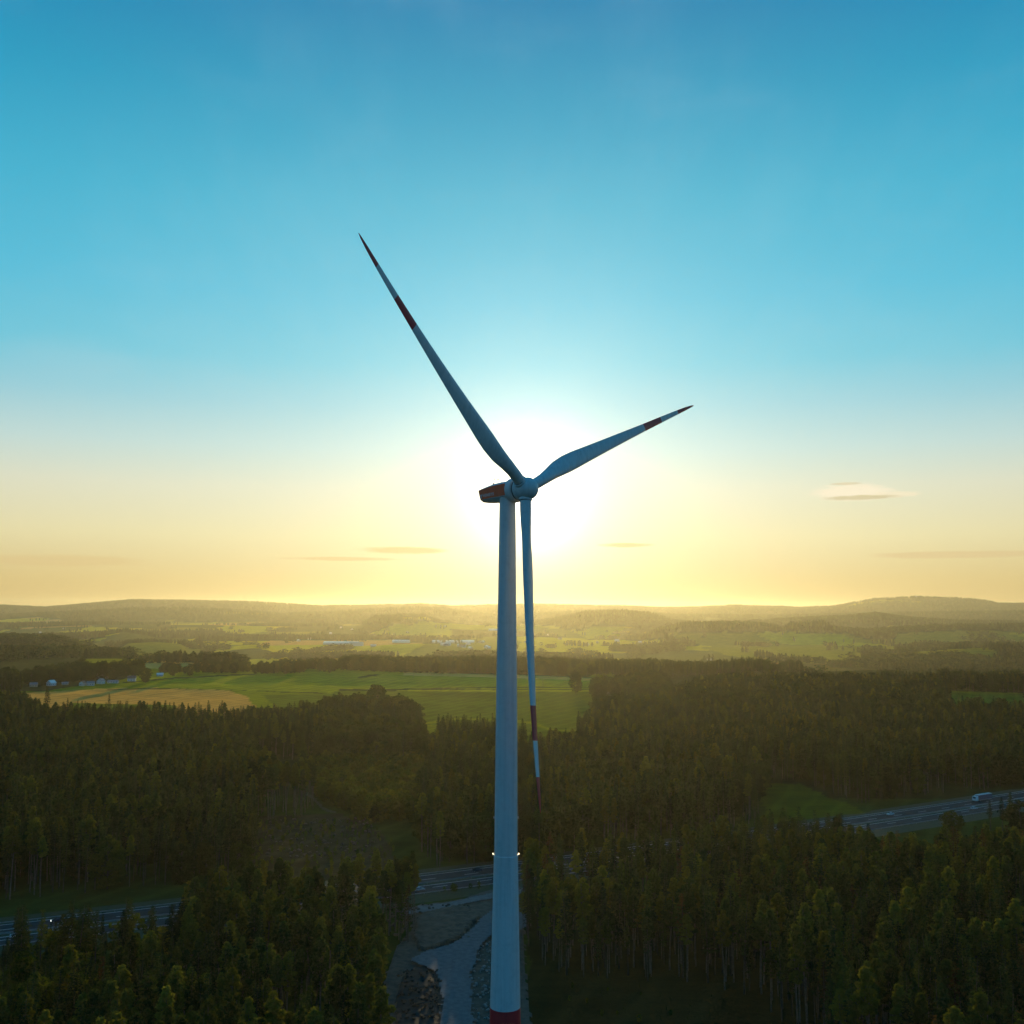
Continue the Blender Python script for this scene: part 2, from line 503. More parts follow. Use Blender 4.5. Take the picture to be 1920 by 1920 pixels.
mk = infront & (gd < 640) & (gd > 150)
gcol[mk] = FIELD['verge']
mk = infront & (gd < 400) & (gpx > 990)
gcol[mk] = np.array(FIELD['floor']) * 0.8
paint([(-600, 1330), (80, 1330), (460, 1328), (640, 1325), (640, 1250), (240, 1272), (80, 1296), (-600, 1300)], 'bright', 0.8)
paint([(30, 1350), (500, 1350), (462, 1306), (420, 1292), (330, 1289), (250, 1290), (190, 1291), (90, 1297), (30, 1299)], 'wheat')
paint([(130, 1345), (330, 1345), (330, 1322), (130, 1318)], 'meadow')
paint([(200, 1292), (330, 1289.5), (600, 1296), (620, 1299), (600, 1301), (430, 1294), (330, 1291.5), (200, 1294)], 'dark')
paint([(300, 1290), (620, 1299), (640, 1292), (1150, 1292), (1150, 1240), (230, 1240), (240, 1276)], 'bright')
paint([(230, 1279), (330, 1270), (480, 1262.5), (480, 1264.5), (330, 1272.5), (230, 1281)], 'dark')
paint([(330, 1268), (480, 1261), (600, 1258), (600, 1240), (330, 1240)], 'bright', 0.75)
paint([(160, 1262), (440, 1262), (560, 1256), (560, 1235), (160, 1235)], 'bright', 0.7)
paint([(225, 1253), (430, 1256), (420, 1243), (330, 1239), (230, 1240)], 'tan', 0.9)
paint([(757, 1266), (930, 1270), (1110, 1276), (1110, 1240), (757, 1250)], 'tan')
paint([(840, 1263), (930, 1264), (1110, 1272), (1110, 1235), (850, 1245)], 'verge')
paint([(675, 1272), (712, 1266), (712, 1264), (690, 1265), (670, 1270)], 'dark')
paint([(490, 1303), (620, 1301), (640, 1295), (1150, 1297), (1150, 1450), (600, 1450), (545, 1345)], 'meadow')
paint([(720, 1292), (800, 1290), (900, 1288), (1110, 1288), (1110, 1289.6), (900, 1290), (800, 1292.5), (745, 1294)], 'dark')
paint([(745, 1294), (1110, 1293.5), (1110, 1297), (745, 1296)], 'bright', 1.15)
paint([(760, 1360), (860, 1345), (1000, 1352), (1040, 1368), (1110, 1368), (1110, 1372), (1030, 1371), (990, 1357), (860, 1349), (770, 1364)], 'bright', 0.8)
paint([(760, 1296), (900, 1297), (1000, 1304), (960, 1312), (820, 1306)], 'meadow', 0.8)
paint([(785, 1360), (830, 1360), (815, 1450), (780, 1450)], 'bright', 0.75)  # gap between the stands, its sunlight put into the ground colour
paint([(1430, 1470), (1500, 1470), (1640, 1530), (1600, 1560), (1430, 1545)], 'meadow', 0.9)
paint([(1770, 1295), (1930, 1300), (1930, 1350), (1800, 1340)], 'meadow', 1.4)
paint([(480, 1530), (640, 1525), (720, 1560), (760, 1650), (470, 1690)], 'dirt', 0.55)
# valley: patchwork of meadows, stubble and woods
far = (~(gd < 2700)) | (~infront)
fx, fy = gv[:, 0], gv[:, 1]
cell = 420.0
wx = fx + 260 * (fbm(fx / 500, fy / 500, 41, 2) - 0.5); wy = fy * 0.55 + 260 * (fbm(fx / 500, fy / 500, 43, 2) - 0.5)
hsh = (np.floor(wx / cell) * 127.1 + np.floor(wy / cell) * 311.7)
rnd = np.abs(np.sin(hsh) * 43758.5453) % 1.0
pal = np.array([FIELD['meadow'], FIELD['bright'], tuple(c_ * .55 for c_ in FIELD['tan']), FIELD['meadow'], FIELD['verge'], FIELD['bright'], FIELD['dark'], FIELD['meadow']])
fc = pal[(rnd * 7.999).astype(int)] * np.array([1.55, 1.3, 1.6])  # far fields lightened so their colour carries the valley's haze glow


def wood_mask(x, y, z):
    """where the far woods stand: hill crests and scattered woods"""
    n = fbm(x / 620, y / 900, 55, 4)
    n2 = fbm(x / 260, y / 330, 57, 3)
    hi = sstep(-8, 26, z)
    return (n * 0.75 + n2 * 0.3 + hi * 0.30) > 0.585


wm = wood_mask(fx, fy, gv[:, 2])
fc[wm] = np.array((0.030, 0.036, 0.014))
gcol[far] = fc[far]
gmesh = bpy.data.meshes.new('ground')
gmesh.from_pydata([], [], [])
ground = mesh_obj('ground', gv, q, None, None, True)
# centre cap
cap_v = [tuple(gv[i]) for i in idx[0]] + [tuple(gv[-1])]
mm, t, out = mat('ground_cover')
at = t.node('ShaderNodeAttribute', attribute_name='albedo')
gp = t.node('ShaderNodeNewGeometry').outputs['Position']
n1 = t.noise(gp, 0.035, 6, 0.65); n2 = t.noise(gp, 0.6, 5, 0.7)
mp = t.node('ShaderNodeMapping'); mp.inputs['Scale'].default_value = (0.02, 0.16, 0.1); mp.inputs['Rotation'].default_value = (0, 0, 0.25); t.put(gp, mp.inputs[0])
n3 = t.noise(mp.outputs[0], 1.0, 4, 0.6)
f = t.math('ADD', t.math('MULTIPLY', n1, 0.9), t.math('ADD', t.math('MULTIPLY', n2, 0.5), t.math('MULTIPLY', n3, 0.6)))
sxyz = t.node('ShaderNodeSeparateXYZ'); t.put(gp, sxyz.inputs[0]); nearf = t.smooth(sxyz.outputs[1], 1500, 2000, 0.22, 0.0)
wv = t.node('ShaderNodeTexWave', wave_type='BANDS', bands_direction='X'); mq = t.node('ShaderNodeMapping'); mq.inputs['Rotation'].default_value = (0, 0, 0.42); t.put(gp, mq.inputs[0]); t.put(mq.outputs[0], wv.inputs['Vector'])
wv.inputs['Scale'].default_value = 0.018; wv.inputs['Distortion'].default_value = 1.5; wv.inputs['Detail'].default_value = 2
f = t.math('ADD', f, t.math('MULTIPLY', t.math('POWER', wv.outputs[1], 6.0), nearf))
f = t.smooth(f, 0.6, 1.4, 0.58, 1.42)
sc_ = t.node('ShaderNodeVectorMath', operation='SCALE'); t.put(at.outputs['Color'], sc_.inputs[0]); t.put(f, sc_.inputs[3])
b = t.node('ShaderNodeBsdfPrincipled'); t.put(sc_.outputs[0], b.inputs['Base Color']); b.inputs['Roughness'].default_value = 0.95
b.inputs['Specular IOR Level'].default_value = 0.0
b.inputs['Sheen Weight'].default_value = 0.3; b.inputs['Sheen Roughness'].default_value = 0.5
t.put(t.mix(1.0, sc_.outputs[0], (4.0, 3.6, 1.0), 'MULTIPLY'), b.inputs['Sheen Tint'])
bp = t.node('ShaderNodeBump'); bp.inputs['Strength'].default_value = 0.6; bp.inputs['Distance'].default_value = 1.0
t.put(n2, bp.inputs['Height']); t.put(bp.outputs[0], b.inputs['Normal'])
t.l.new(b.outputs[0], out.inputs[0]); M['ground'] = mm
ground.data.materials.append(mm)
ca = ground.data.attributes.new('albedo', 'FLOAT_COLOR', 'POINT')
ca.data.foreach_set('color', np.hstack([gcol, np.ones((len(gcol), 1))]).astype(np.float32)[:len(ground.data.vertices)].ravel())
tag(ground, 'rolling countryside of forest floor, meadows and fields reaching to the hills', kind='structure')
inner = MB(); inner.add(cap_v, [(i, len(cap_v) - 1, (i + 1) % na) for i in range(na)])
inner = inner.build('forest_ground', M['ground'])
tag(inner, 'patch of forest ground below the viewpoint', kind='structure')

# ------------------------------------------------------------------ motorway
HW = np.array([gnd(p_, q_)[:2] for p_, q_ in [(0, 1757), (330, 1710), (600, 1684), (850, 1660), (1640, 1538), (1750, 1525), (1920, 1501)]])
hc = np.polyfit(HW[:, 0], HW[:, 1], 2)


def hw_y(x):
    x = np.asarray(x, float)
    a = np.polyval(hc, np.clip(x, -220, 360))
    s0 = 2 * hc[0] * -220 + hc[1]; s1 = 2 * hc[0] * 360 + hc[1]
    return a + np.where(x < -220, (x + 220) * s0, 0) + np.where(x > 360, (x - 360) * s1, 0)


xs = np.arange(-520, 800, 6.0)
hwp = np.stack([xs, hw_y(xs)], -1)
tn = np.gradient(hwp, axis=0); tn /= np.linalg.norm(tn, axis=1)[:, None]
nm = np.stack([-tn[:, 1], tn[:, 0]], -1)


def strip(name, o0, o1, z, material, parent=None, i0=0, i1=None, thick=0.0):
    p = hwp[i0:i1]; n_ = nm[i0:i1]
    v = []; f = []
    for k in range(len(p)):
        a = p[k] + n_[k] * o0; b_ = p[k] + n_[k] * o1
        v += [(a[0], a[1], z), (b_[0], b_[1], z)]
        if k: f.append((2 * k - 2, 2 * k, 2 * k + 1, 2 * k - 1))
    if name is None: return v, f
    return mesh_obj(name, v, f, material, parent)


M['asphalt'] = simple('worn_asphalt', (0.036, 0.037, 0.038), 0.85, 0.0, 0.15, var=0.25, scale=0.2, bump=0.1)
M['line'] = simple('road_paint', (0.75, 0.75, 0.73), 0.6, var=0.1)
M['gravel'] = simple('crushed_stone', (0.12, 0.12, 0.12), 0.9, var=0.22, scale=0.6, bump=0.6)
M['soil'] = simple('bare_soil', (0.09, 0.062, 0.042), 0.95, var=0.35, scale=0.4, bump=0.8)
M['peat'] = simple('dark_humus', (0.022, 0.018, 0.014), 0.95, var=0.4, scale=0.5, bump=0.8)
M['stone'] = simple('grey_rock', (0.24, 0.22, 0.20), 0.9, var=0.3, scale=1.0)
M['grass'] = simple('rough_grass', (0.028, 0.042, 0.010), 0.95, var=0.3, scale=0.5, bump=0.6)
# cross-section: carriageways 11.5 m each side of a 4 m median
for s_, nm_ in ((-1, 'road'), (1, 'road')):
    tag(strip(nm_, s_ * 2.0, s_ * 13.5, 0.010 + 0.35, M['asphalt']), 'near carriageway of the motorway' if s_ < 0 else 'far carriageway of the motorway', kind='structure')
emb = MB()
v, f = strip(None, -13.5, 13.5, 0.35, None)
secs = [(-24, 0.02), (-17, 0.30), (-13.4, 0.33), (13.4, 0.33), (17, 0.30), (24, 0.02)]
vv = []; ff = []
for k in range(len(hwp)):
    for o_, z_ in secs:
        a = hwp[k] + nm[k] * o_; vv.append((a[0], a[1], z_))
    if k:
        for j in range(len(secs) - 1):
            b0 = (k - 1) * len(secs) + j; b1 = k * len(secs) + j
            ff.append((b0, b1, b1 + 1, b0 + 1))
vr = mesh_obj('road_verge', vv, ff, M['grass']); tag(vr, 'grass verge and median strip of the motorway', kind='structure')
for s_ in (-1, 1):
    for o_, w_ in ((2.7, 0.35), (12.6, 0.35)):
        l_ = strip('road_marking', s_ * (o_ - w_ / 2), s_ * (o_ + w_ / 2), 0.366, M['line']); tag(l_, 'continuous white edge line on the motorway', kind='structure')
    dash = MB()
    for k in range(0, len(hwp) - 1, 3):
        for o_ in (6.3,):
            c = s_ * o_
            p0 = hwp[k]; p1 = hwp[k + 1]
            q4 = [p0 + nm[k] * (c - .15), p1 + nm[k + 1] * (c - .15), p1 + nm[k + 1] * (c + .15), p0 + nm[k] * (c + .15)]
            dash.add([(a[0], a[1], 0.366) for a in q4], [(0, 1, 2, 3)])
    tag(dash.build('road_marking', M['line']), 'dashed lane line on the motorway', kind='structure')
# steel guard rails
for o_, lb in ((-13.9, 'steel guard rail along the near edge of the motorway'), (-0.6, 'steel guard rail on the near side of the motorway median'),
               (0.6, 'steel guard rail on the far side of the motorway median'), (13.9, 'steel guard rail along the far edge of the motorway')):
    rl = empty('guard_rail', (0, 0, 0.3)); tag(rl, lb, 'guard rail', 'guard rails of the motorway')
    v = []; f = []
    prof = [(0.0, 0.42), (0.05, 0.5), (0.0, 0.58), (0.05, 0.66), (0.0, 0.74), (-0.04, 0.58)]
    n_ = len(prof)
    for k in range(len(hwp)):
        for (dx_, z_) in prof:
            a = hwp[k] + nm[k] * (o_ + dx_); v.append((a[0], a[1], z_))
        if k:
            for j in range(n_):
                f.append(((k - 1) * n_ + j, k * n_ + j, k * n_ + (j + 1) % n_, (k - 1) * n_ + (j + 1) % n_))
    mesh_obj('rail', v, f, M['steel'], rl)
    ps = MB()
    for k in range(0, len(hwp)):
        a = hwp[k] + nm[k] * (o_ - 0.1)
        ps.box(a[0] - .06, a[0] + .06, a[1] - .06, a[1] + .06, -0.2, 0.7)
    po = ps.build('posts', M['steel'], rl); po['kind'] = 'stuff'

# ------------------------------------------------------------------ gravel track, bare earth beside the turbine
def patch(name, pts, z, material, label, sub=3, rough=0.0, kind='structure', rim=0.0, seed=5):
    """an outlined patch of ground with an uneven edge and a low relief"""
    P = np.array([gnd(a, b)[:2] for a, b in pts])
    # smooth closed outline (Catmull-Rom)
    o_ = []
    n = len(P)
    for i in range(n):
        p0, p1, p2, p3 = P[i - 1], P[i], P[(i + 1) % n], P[(i + 2) % n]
        for s in np.linspace(0, 1, 5, endpoint=False):
            o_.append(0.5 * ((2 * p1) + (-p0 + p2) * s + (2 * p0 - 5 * p1 + 4 * p2 - p3) * s * s + (-p0 + 3 * p1 - 3 * p2 + p3) * s ** 3))
    o_ = np.array(o_)
    x0, y0 = o_.min(0); x1, y1 = o_.max(0)
    st = 0.8
    X_, Y_ = np.meshgrid(np.arange(x0, x1 + st, st), np.arange(y0, y1 + st, st))
    ed = 1.2
    jx = X_ + ed * (fbm(X_ / 2.2, Y_ / 2.2, seed, 3) - .5) * 2; jy = Y_ + ed * (fbm(X_ / 2.2, Y_ / 2.2, seed + 9, 3) - .5) * 2
    ins = inpoly(jx, jy, [tuple(a) for a in o_])
    zz = z + rim * (fbm(X_ / 5, Y_ / 5, seed + 3, 4)) + rough * (fbm(X_ / 1.4, Y_ / 1.4, seed + 4, 3))
    # vertices at the border sink into the ground so no edge hovers
    pad = np.pad(ins, 1)
    core = pad[1:-1, 1:-1] & pad[:-2, 1:-1] & pad[2:, 1:-1] & pad[1:-1, :-2] & pad[1:-1, 2:]
    if rim or rough:
        zz = np.where(core, zz, z)
    idm = -np.ones(X_.shape, int)
    cell_ = ins[:-1, :-1] & ins[1:, :-1] & ins[:-1, 1:] & ins[1:, 1:]
    V = []; F_ = []
    r_, c_ = np.nonzero(cell_)
    for a, b_ in zip(r_, c_):
        q4 = []
        for (i, j) in ((a, b_), (a, b_ + 1), (a + 1, b_ + 1), (a + 1, b_)):
            if idm[i, j] < 0:
                idm[i, j] = len(V); V.append((X_[i, j], Y_[i, j], zz[i, j]))
            q4.append(idm[i, j])
        F_.append(tuple(q4))
    ob = mesh_obj(name, V, F_, material, None, True)
    tag(ob, label, kind=kind)
    return ob


patch('dirt', [(715, 2080), (712, 1880), (735, 1790), (770, 1740), (775, 1700), (850, 1690), (925, 1668), (985, 1668), (985, 1760), (985, 2080)], 0.02, M['soil'], 'bare brown earth around the gravel track', rough=0.25, rim=0.5, seed=4)
patch('dirt_bank', [(782, 1726), (850, 1704), (880, 1708), (905, 1722), (880, 1745), (855, 1768), (800, 1785), (775, 1775)], 0.5, M['soil'], 'lumpy bank of bare soil between the track and the motorway', rough=0.7, rim=1.4, seed=8)
patch('humus_patch', [(750, 1840), (790, 1815), (815, 1830), (822, 1880), (830, 1960), (760, 1990), (740, 1900)], 0.6, M['peat'], 'dark churned humus left of the gravel track', rough=0.4, rim=0.4, seed=12)
patch('gravel_track', [(822, 2090), (825, 1900), (820, 1840), (800, 1822), (772, 1812), (785, 1796), (850, 1774), (885, 1745), (915, 1716), (945, 1706), (990, 1706), (990, 1745), (935, 1755), (905, 1780), (888, 1830), (888, 1900), (900, 2090)], 1.35, M['gravel'], 'grey gravel access track curving past the turbine', rim=0.02, seed=15)
patch('service_road', [(755, 1722), (850, 1704), (930, 1688), (990, 1680), (990, 1668), (930, 1676), (850, 1694), (755, 1708)], 0.9, M['gravel'], 'pale service road beside the motorway', seed=18)
patch('path', [(575, 1486), (590, 1495), (610, 1515), (630, 1522), (628, 1526), (605, 1520), (585, 1500), (572, 1492)], 0.35, M['grass'], 'grassy path climbing from the clearing', seed=22)


# ------------------------------------------------------------------ wind turbine
def z_on_axis(py):
    lo, hi = -200.0, 300.0
    for _ in range(60):
        mid = (lo + hi) / 2
        if proj(0, 0, mid)[1] > py: lo = mid
        else: hi = mid
    return (lo + hi) / 2


def rad_at(py, wpx):
    z = z_on_axis(py)
    dep = np.dot(np.array([0, 0, z]) - CAM, _F)
    return z, 0.5 * wpx * dep / FPX


turb = empty('wind_turbine', (0, 0, 0))
tag(turb, 'tall white wind turbine with red bands and a red nacelle standing before the low sun', 'wind turbine')
prof_hi = [rad_at(a, b) for a, b in [(936, 30.2), (1140, 34.6), (1250, 38.0), (1400, 41.0), (1533, 42.8), (1603, 43.4)]]
prof_lo = [rad_at(a, b) for a, b in [(1604, 45.2), (1700, 49.0), (1800, 53.2), (1887, 57.0)]]
zb, rb = prof_lo[-1]
slope = (prof_lo[-1][1] - prof_lo[-2][1]) / (prof_lo[-2][0] - prof_lo[-1][0])
zTop = prof_hi[0][0]
NS = 64


def ring(z, r, n=NS):
    return [(r * math.cos(2 * math.pi * i / n), r * math.sin(2 * math.pi * i / n), z) for i in range(n)]


def revolve(name, prof, material, parent, cap=True):
    o = MB().loft([ring(z, r) for z, r in prof], cap, cap).build(name, material, parent)
    sharp_smooth(o); return o


def interp_prof(p, n):
    zs = np.linspace(p[0][0], p[-1][0], n)
    a = sorted(p)
    return [(z, float(np.interp(z, [k[0] for k in a], [k[1] for k in a]))) for z in zs]


tw = revolve('tower', interp_prof(prof_hi, 14)[::-1], M['white'], turb)
band_h = 3.1
low_pts = [(zb, rb)] + prof_lo[::-1][1:]
revolve('tower_section', interp_prof(low_pts, 6), M['white'], turb)
revolve('warning_band', [(zb - band_h, rb + slope * band_h + 0.012), (zb - 0.004, rb + 0.012)], M['red'], turb)
revolve('tower_foot', [(0.0, rb + slope * (zb) * 0.8), (zb - band_h - 0.004, rb + slope * band_h)], M['white'], turb)
zs_, rs_ = prof_hi[-1]
revolve('flange', [(zs_ - 0.22, rs_ + 0.11), (zs_ - 0.05, rs_ + 0.13), (zs_ + 0.08, rs_ + 0.05)], M['white'], turb)
for py_ in (1140, 1345, 1533, 1700, 1800):
    z_ = z_on_axis(py_)
    allp = sorted(prof_hi + prof_lo)
    r_w = float(np.interp(z_, [k[0] for k in allp], [k[1] for k in allp]))
    revolve('weld_seam', [(z_ - 0.035, r_w + 0.004), (z_ - 0.02, r_w + 0.012), (z_ + 0.02, r_w + 0.012), (z_ + 0.035, r_w + 0.004)], M['white'], turb)
# lit obstruction lamps on the flange, dark ones higher up
mm, t, out = mat('lamp_glass_lit')
em = t.node('ShaderNodeEmission'); em.inputs[0].default_value = (1.0, 0.78, 0.45, 1); em.inputs[1].default_value = 4.0
t.l.new(em.outputs[0], out.inputs[0]); M['lamp'] = mm
M['glass_clear'] = simple('lamp_glass', (0.5, 0.55, 0.55), 0.2, var=0.02)
for ang_ in (2, 178):
    for (z_, r_w, lit) in ((zs_ + 0.1, rs_ + 0.12, True), (z_on_axis(1533), None, False)):
        if r_w is None:
            r_w = float(np.interp(z_, [k[0] for k in allp], [k[1] for k in allp]))
        a_ = math.radians(ang_)
        c = Vector((math.cos(a_) * (r_w + 0.14), math.sin(a_) * (r_w + 0.14), z_))
        mb = MB(); mb.tube(c - Vector((0, 0, .2)), c - Vector((0, 0, .02)), 0.09, 0.11, 10)
        mb.tube(Vector((math.cos(a_) * (r_w - .05), math.sin(a_) * (r_w - .05), z_ - .12)), c - Vector((0, 0, .12)), 0.04, 0.04, 6)
        fx_ = mb.build('obstruction_light', M['steel'], turb)
        rings = [[(c.x + 0.09 * math.cos(u) * k_, c.y + 0.09 * math.sin(u) * k_, c.z - .02 + h_) for u in np.linspace(0, 2 * math.pi, 10, endpoint=False)] for k_, h_ in ((1, 0), (1, .16), (.75, .26), (.2, .3))]
        gl = MB().loft(rings).build('lamp_glass', M['lamp'] if lit else M['glass_clear'], fx_)

# hub frame: axis towards the viewer's right
YAW, TILT, PSI = math.radians(40.0), math.radians(2.3), math.radians(23.6)
a_v = Vector((math.cos(YAW) * math.cos(TILT), -math.sin(YAW) * math.cos(TILT), math.sin(TILT)))
u_v = Vector((math.sin(YAW), math.cos(YAW), 0))
w_v = a_v.cross(u_v)
if w_v.z < 0: w_v = -w_v
hubp = CAM + ray(986, 916.5) * (200.1 / ray(986, 916.5)[1])
HUB = Vector(hubp)
S_HUB = (HUB.x * math.cos(YAW) - HUB.y * math.sin(YAW))   # distance ahead of the tower axis
AX0 = HUB - a_v * S_HUB                                    # shaft axis over the tower


def P3(s, u, w_):
    """s metres ahead of the tower along the shaft, u sideways, w up"""
    return AX0 + a_v * s + u_v * u + w_v * w_


# spinner
def srev(name, prof, material, n=48, cap=(True, True)):
    rings = [[P3(s, r * math.cos(2 * math.pi * i / n), r * math.sin(2 * math.pi * i / n)) for i in range(n)] for s, r in prof]
    o = MB().loft(rings, *cap).build(name, material, turb); sharp_smooth(o, 40); return o


h = S_HUB
sp = [(h - 1.95, 1.95), (h - 1.7, 2.18), (h - 1.1, 2.28), (h - 0.3, 2.30), (h + 0.5, 2.22)]
for k in range(1, 10):
    t_ = k / 9 * math.pi / 2
    sp.append((h + 0.5 + 2.05 * math.sin(t_), max(0.02, 2.22 * math.cos(t_))))
srev('spinner', sp, M['white'])
srev('seal_ring', [(h - 2.12, 2.02), (h - 1.93, 2.02)], M['seam'])
srev('generator_ring', [(h - 3.75, 2.10), (h - 3.55, 2.38), (h - 3.2, 2.46), (h - 2.45, 2.46), (h - 2.2, 2.36), (h - 2.10, 2.1)], M['white'])
# nacelle: eight-cornered body, flat red flanks, tapering to the rear
def nring(s, hw, zt, zm1, zm0, zb_, hwt, hwb):
    return [P3(s, -hwt, zt), P3(s, hwt, zt), P3(s, hw, zm1), P3(s, hw, zm0), P3(s, hwb, zb_), P3(s, -hwb, zb_), P3(s, -hw, zm0), P3(s, -hw, zm1)]


NSEC = [  # s, half width, top, upper edge of flank, lower edge of flank, bottom, half width top, half width bottom
    (h - 3.6, 2.02, 1.82, 1.38, -1.10, -1.98, 1.35, 1.20), (h - 5.2, 2.02, 1.82, 1.36, -1.14, -2.02, 1.32, 1.15),
    (h - 7.4, 1.98, 1.66, 1.22, -1.20, -1.98, 1.25, 1.05), (h - 9.4, 1.86, 1.30, 0.96, -1.28, -1.86, 1.15, 0.95),
    (h - 11.0, 1.68, 0.98, 0.74, -1.34, -1.72, 1.10, 0.90)]
rings = [nring(*n_) for n_ in NSEC]
# slanted tail: the foot of the rear wall sits further forward
def slant(ri, k, amt):
    out_ = []
    for p in ri:
        wz = (p - AX0).dot(w_v)
        out_.append(p + a_v * (amt * (0.9 - wz) * 0.6))
    return out_


rings[-1] = slant(rings[-1], 0, 0.42); rings[-2] = slant(rings[-2], 0, 0.22)
tailr = [AX0 + (p - AX0) * 1.0 for p in rings[-1]]
cen = sum(tailr, Vector()) / 8
tail = [cen + (p - cen) * 0.86 - a_v * 0.28 for p in tailr]
nac = MB().loft([*rings, tail]).build('nacelle', M['white'], turb); sharp_smooth(nac, 25)
mod = nac.modifiers.new('bevel', 'BEVEL'); mod.width = 0.12; mod.segments = 3; mod.limit_method = 'ANGLE'; mod.angle_limit = math.radians(20)
# red flanks stand a few millimetres proud, wrapping the tail
for sd in (-1, 1):
    v = []; f = []
    rows = rings + [tail]
    for ri in rows:
        pts = [ri[7], ri[6]] if sd < 0 else [ri[2], ri[3]]
        mid_u, mid_l = pts
        for tt in (0.10, 1.0):
            v.append(mid_u.lerp(mid_l, (tt - 0.10) / 0.9 * 0.94 + 0.03) + u_v * sd * 0.012)
    n = len(rows)
    for k in range(n - 1):
        f.append((2 * k, 2 * k + 1, 2 * k + 3, 2 * k + 2))
    # give the panel a thickness
    vv = v + [p - u_v * sd * 0.01 for p in v]
    m_ = len(v)
    ff = f + [tuple(i + m_ for i in q_) for q_ in f]
    for k in range(n - 1):
        ff.append((2 * k, 2 * k + 2, 2 * k + 2 + m_, 2 * k + m_)); ff.append((2 * k + 1, 2 * k + 3, 2 * k + 3 + m_, 2 * k + 1 + m_))
    pn = mesh_obj('flank_panel', vv, ff, M['orange_red'], turb)
rp = MB(); tt_ = tail; c_ = cen - a_v * 0.28
inn = [c_ + (p - c_) * 0.93 - a_v * 0.014 for p in (tt_[2], tt_[3], tt_[6], tt_[7])]
rp.add(inn + [p + a_v * 0.01 for p in inn], [(0, 1, 2, 3), (7, 6, 5, 4), (0, 4, 5, 1), (1, 5, 6, 2), (2, 6, 7, 3), (3, 7, 4, 0)])
rp.build('rear_panel', M['orange_red'], turb)
# lettering on the near flank (u = -side)
fc_ = bpy.data.curves.new('lettering', 'FONT'); fc_.body = 'VENSYS'; fc_.size = 0.86; fc_.extrude = 0.006; fc_.space_character = 1.08; fc_.shear = 0.12
fc_.align_x = 'LEFT'; fc_.align_y = 'BOTTOM'
fo_ = bpy.data.objects.new('lettering_source', fc_); COL.objects.link(fo_)
bpy.context.view_layer.update()
fm_ = bpy.data.meshes.new_from_object(fo_.evaluated_get(bpy.context.evaluated_depsgraph_get()))
COL.objects.unlink(fo_); bpy.data.objects.remove(fo_)
fm_.materials.clear(); fm_.materials.append(M['lettering'])
ft = bpy.data.objects.new('lettering', fm_); COL.objects.link(ft); ft.parent = turb


def flank(s_, w_):
    """a point on the near flank panel, a few millimetres proud"""
    u_ = -float(np.interp(s_, [n_[0] for n_ in NSEC[::-1]], [n_[1] for n_ in NSEC[::-1]]))
    return P3(s_, u_ - 0.03, w_)


S0_, W0_ = h - 9.75, -0.98
for v_ in fm_.vertices:
    p_ = flank(S0_ + v_.co.x, W0_ + 0.10 * v_.co.x * 0.3 + v_.co.y)
    v_.co = p_ - u_v * v_.co.z
lg = MB(); n = 24; v = []; f = []
for k in range(n):
    c = math.cos(2 * math.pi * k / n); s_ = math.sin(2 * math.pi * k / n)
    for rr in (0.24, 0.36):
        for zz in (0, 0.01):
            v.append(flank(S0_ - 0.55 + rr * c * 0.8, W0_ + 0.32 + rr * s_ * 1.1) - u_v * zz)
for k in range(n):
    j = (k + 1) % n
    a0, a1, a2, a3 = 4 * k, 4 * k + 1, 4 * k + 2, 4 * k + 3; b0, b1, b2, b3 = 4 * j, 4 * j + 1, 4 * j + 2, 4 * j + 3
    f += [(a1, a3, b3, b1), (a0, b0, b2, a2), (a2, b2, b3, a3), (a0, a1, b1, b0)]
lg.add(v, f)
lg.build('logo', M['lettering'], turb)
# instruments on the roof
for u_ in (-0.55, 0.55):
    ins = MB().loft([[P3(h - 7.6 + r_ * math.cos(a_), u_ + r_ * math.sin(a_), z_) for a_ in np.linspace(0, 2 * math.pi, 8, endpoint=False)] for z_, r_ in ((1.35, .035), (2.72, .03), (2.74, .08), (2.86, .08), (2.9, .03))])
    an = ins.build('anemometer', M['seam'], turb)
    for k in range(3):
        a_ = k * 2.094
        cup = MB().tube(P3(h - 7.6, u_, 2.8), P3(h - 7.6 + 0.2 * math.cos(a_), u_ + 0.2 * math.sin(a_), 2.8), 0.02, 0.075, 6)
        cup.build('cup', M['seam'], an)
MB().tube(P3(h - 7.6, -0.56, 2.3), P3(h - 7.6, 0.56, 2.3), 0.03, 0.03, 6).build('sensor_crossbar', M['seam'], turb)
MB().tube(P3(h - 6.3, 0, 1.6), P3(h - 6.3, 0, 2.6), 0.03, 0.02, 6).build('lightning_rod', M['seam'], turb)
ob_ = MB(); ob_.tube(P3(h - 8.4, 0, 1.4), P3(h - 8.4, 0, 1.9), 0.14, 0.14, 10); ob_.tube(P3(h - 8.4, 0, 1.9), P3(h - 8.4, 0, 2.13), 0.17, 0.1, 10)
ob_.build('beacon', M['red'], turb)
ht = MB(); ht.box(-.5, .5, -.6, .6, 0, .14); hv = [P3(h - 5.4 + x_, y_, 1.77 + z_) for x_, y_, z_ in ht.v]; ht.v = [tuple(p) for p in hv]; ht.build('roof_hatch', M['white'], turb)
# yaw collar under the nacelle
revolve('yaw_collar', [(zTop - 0.15, prof_hi[0][1] + 0.12), (zTop + 0.45, prof_hi[0][1] + 0.12)], M['white'], turb)

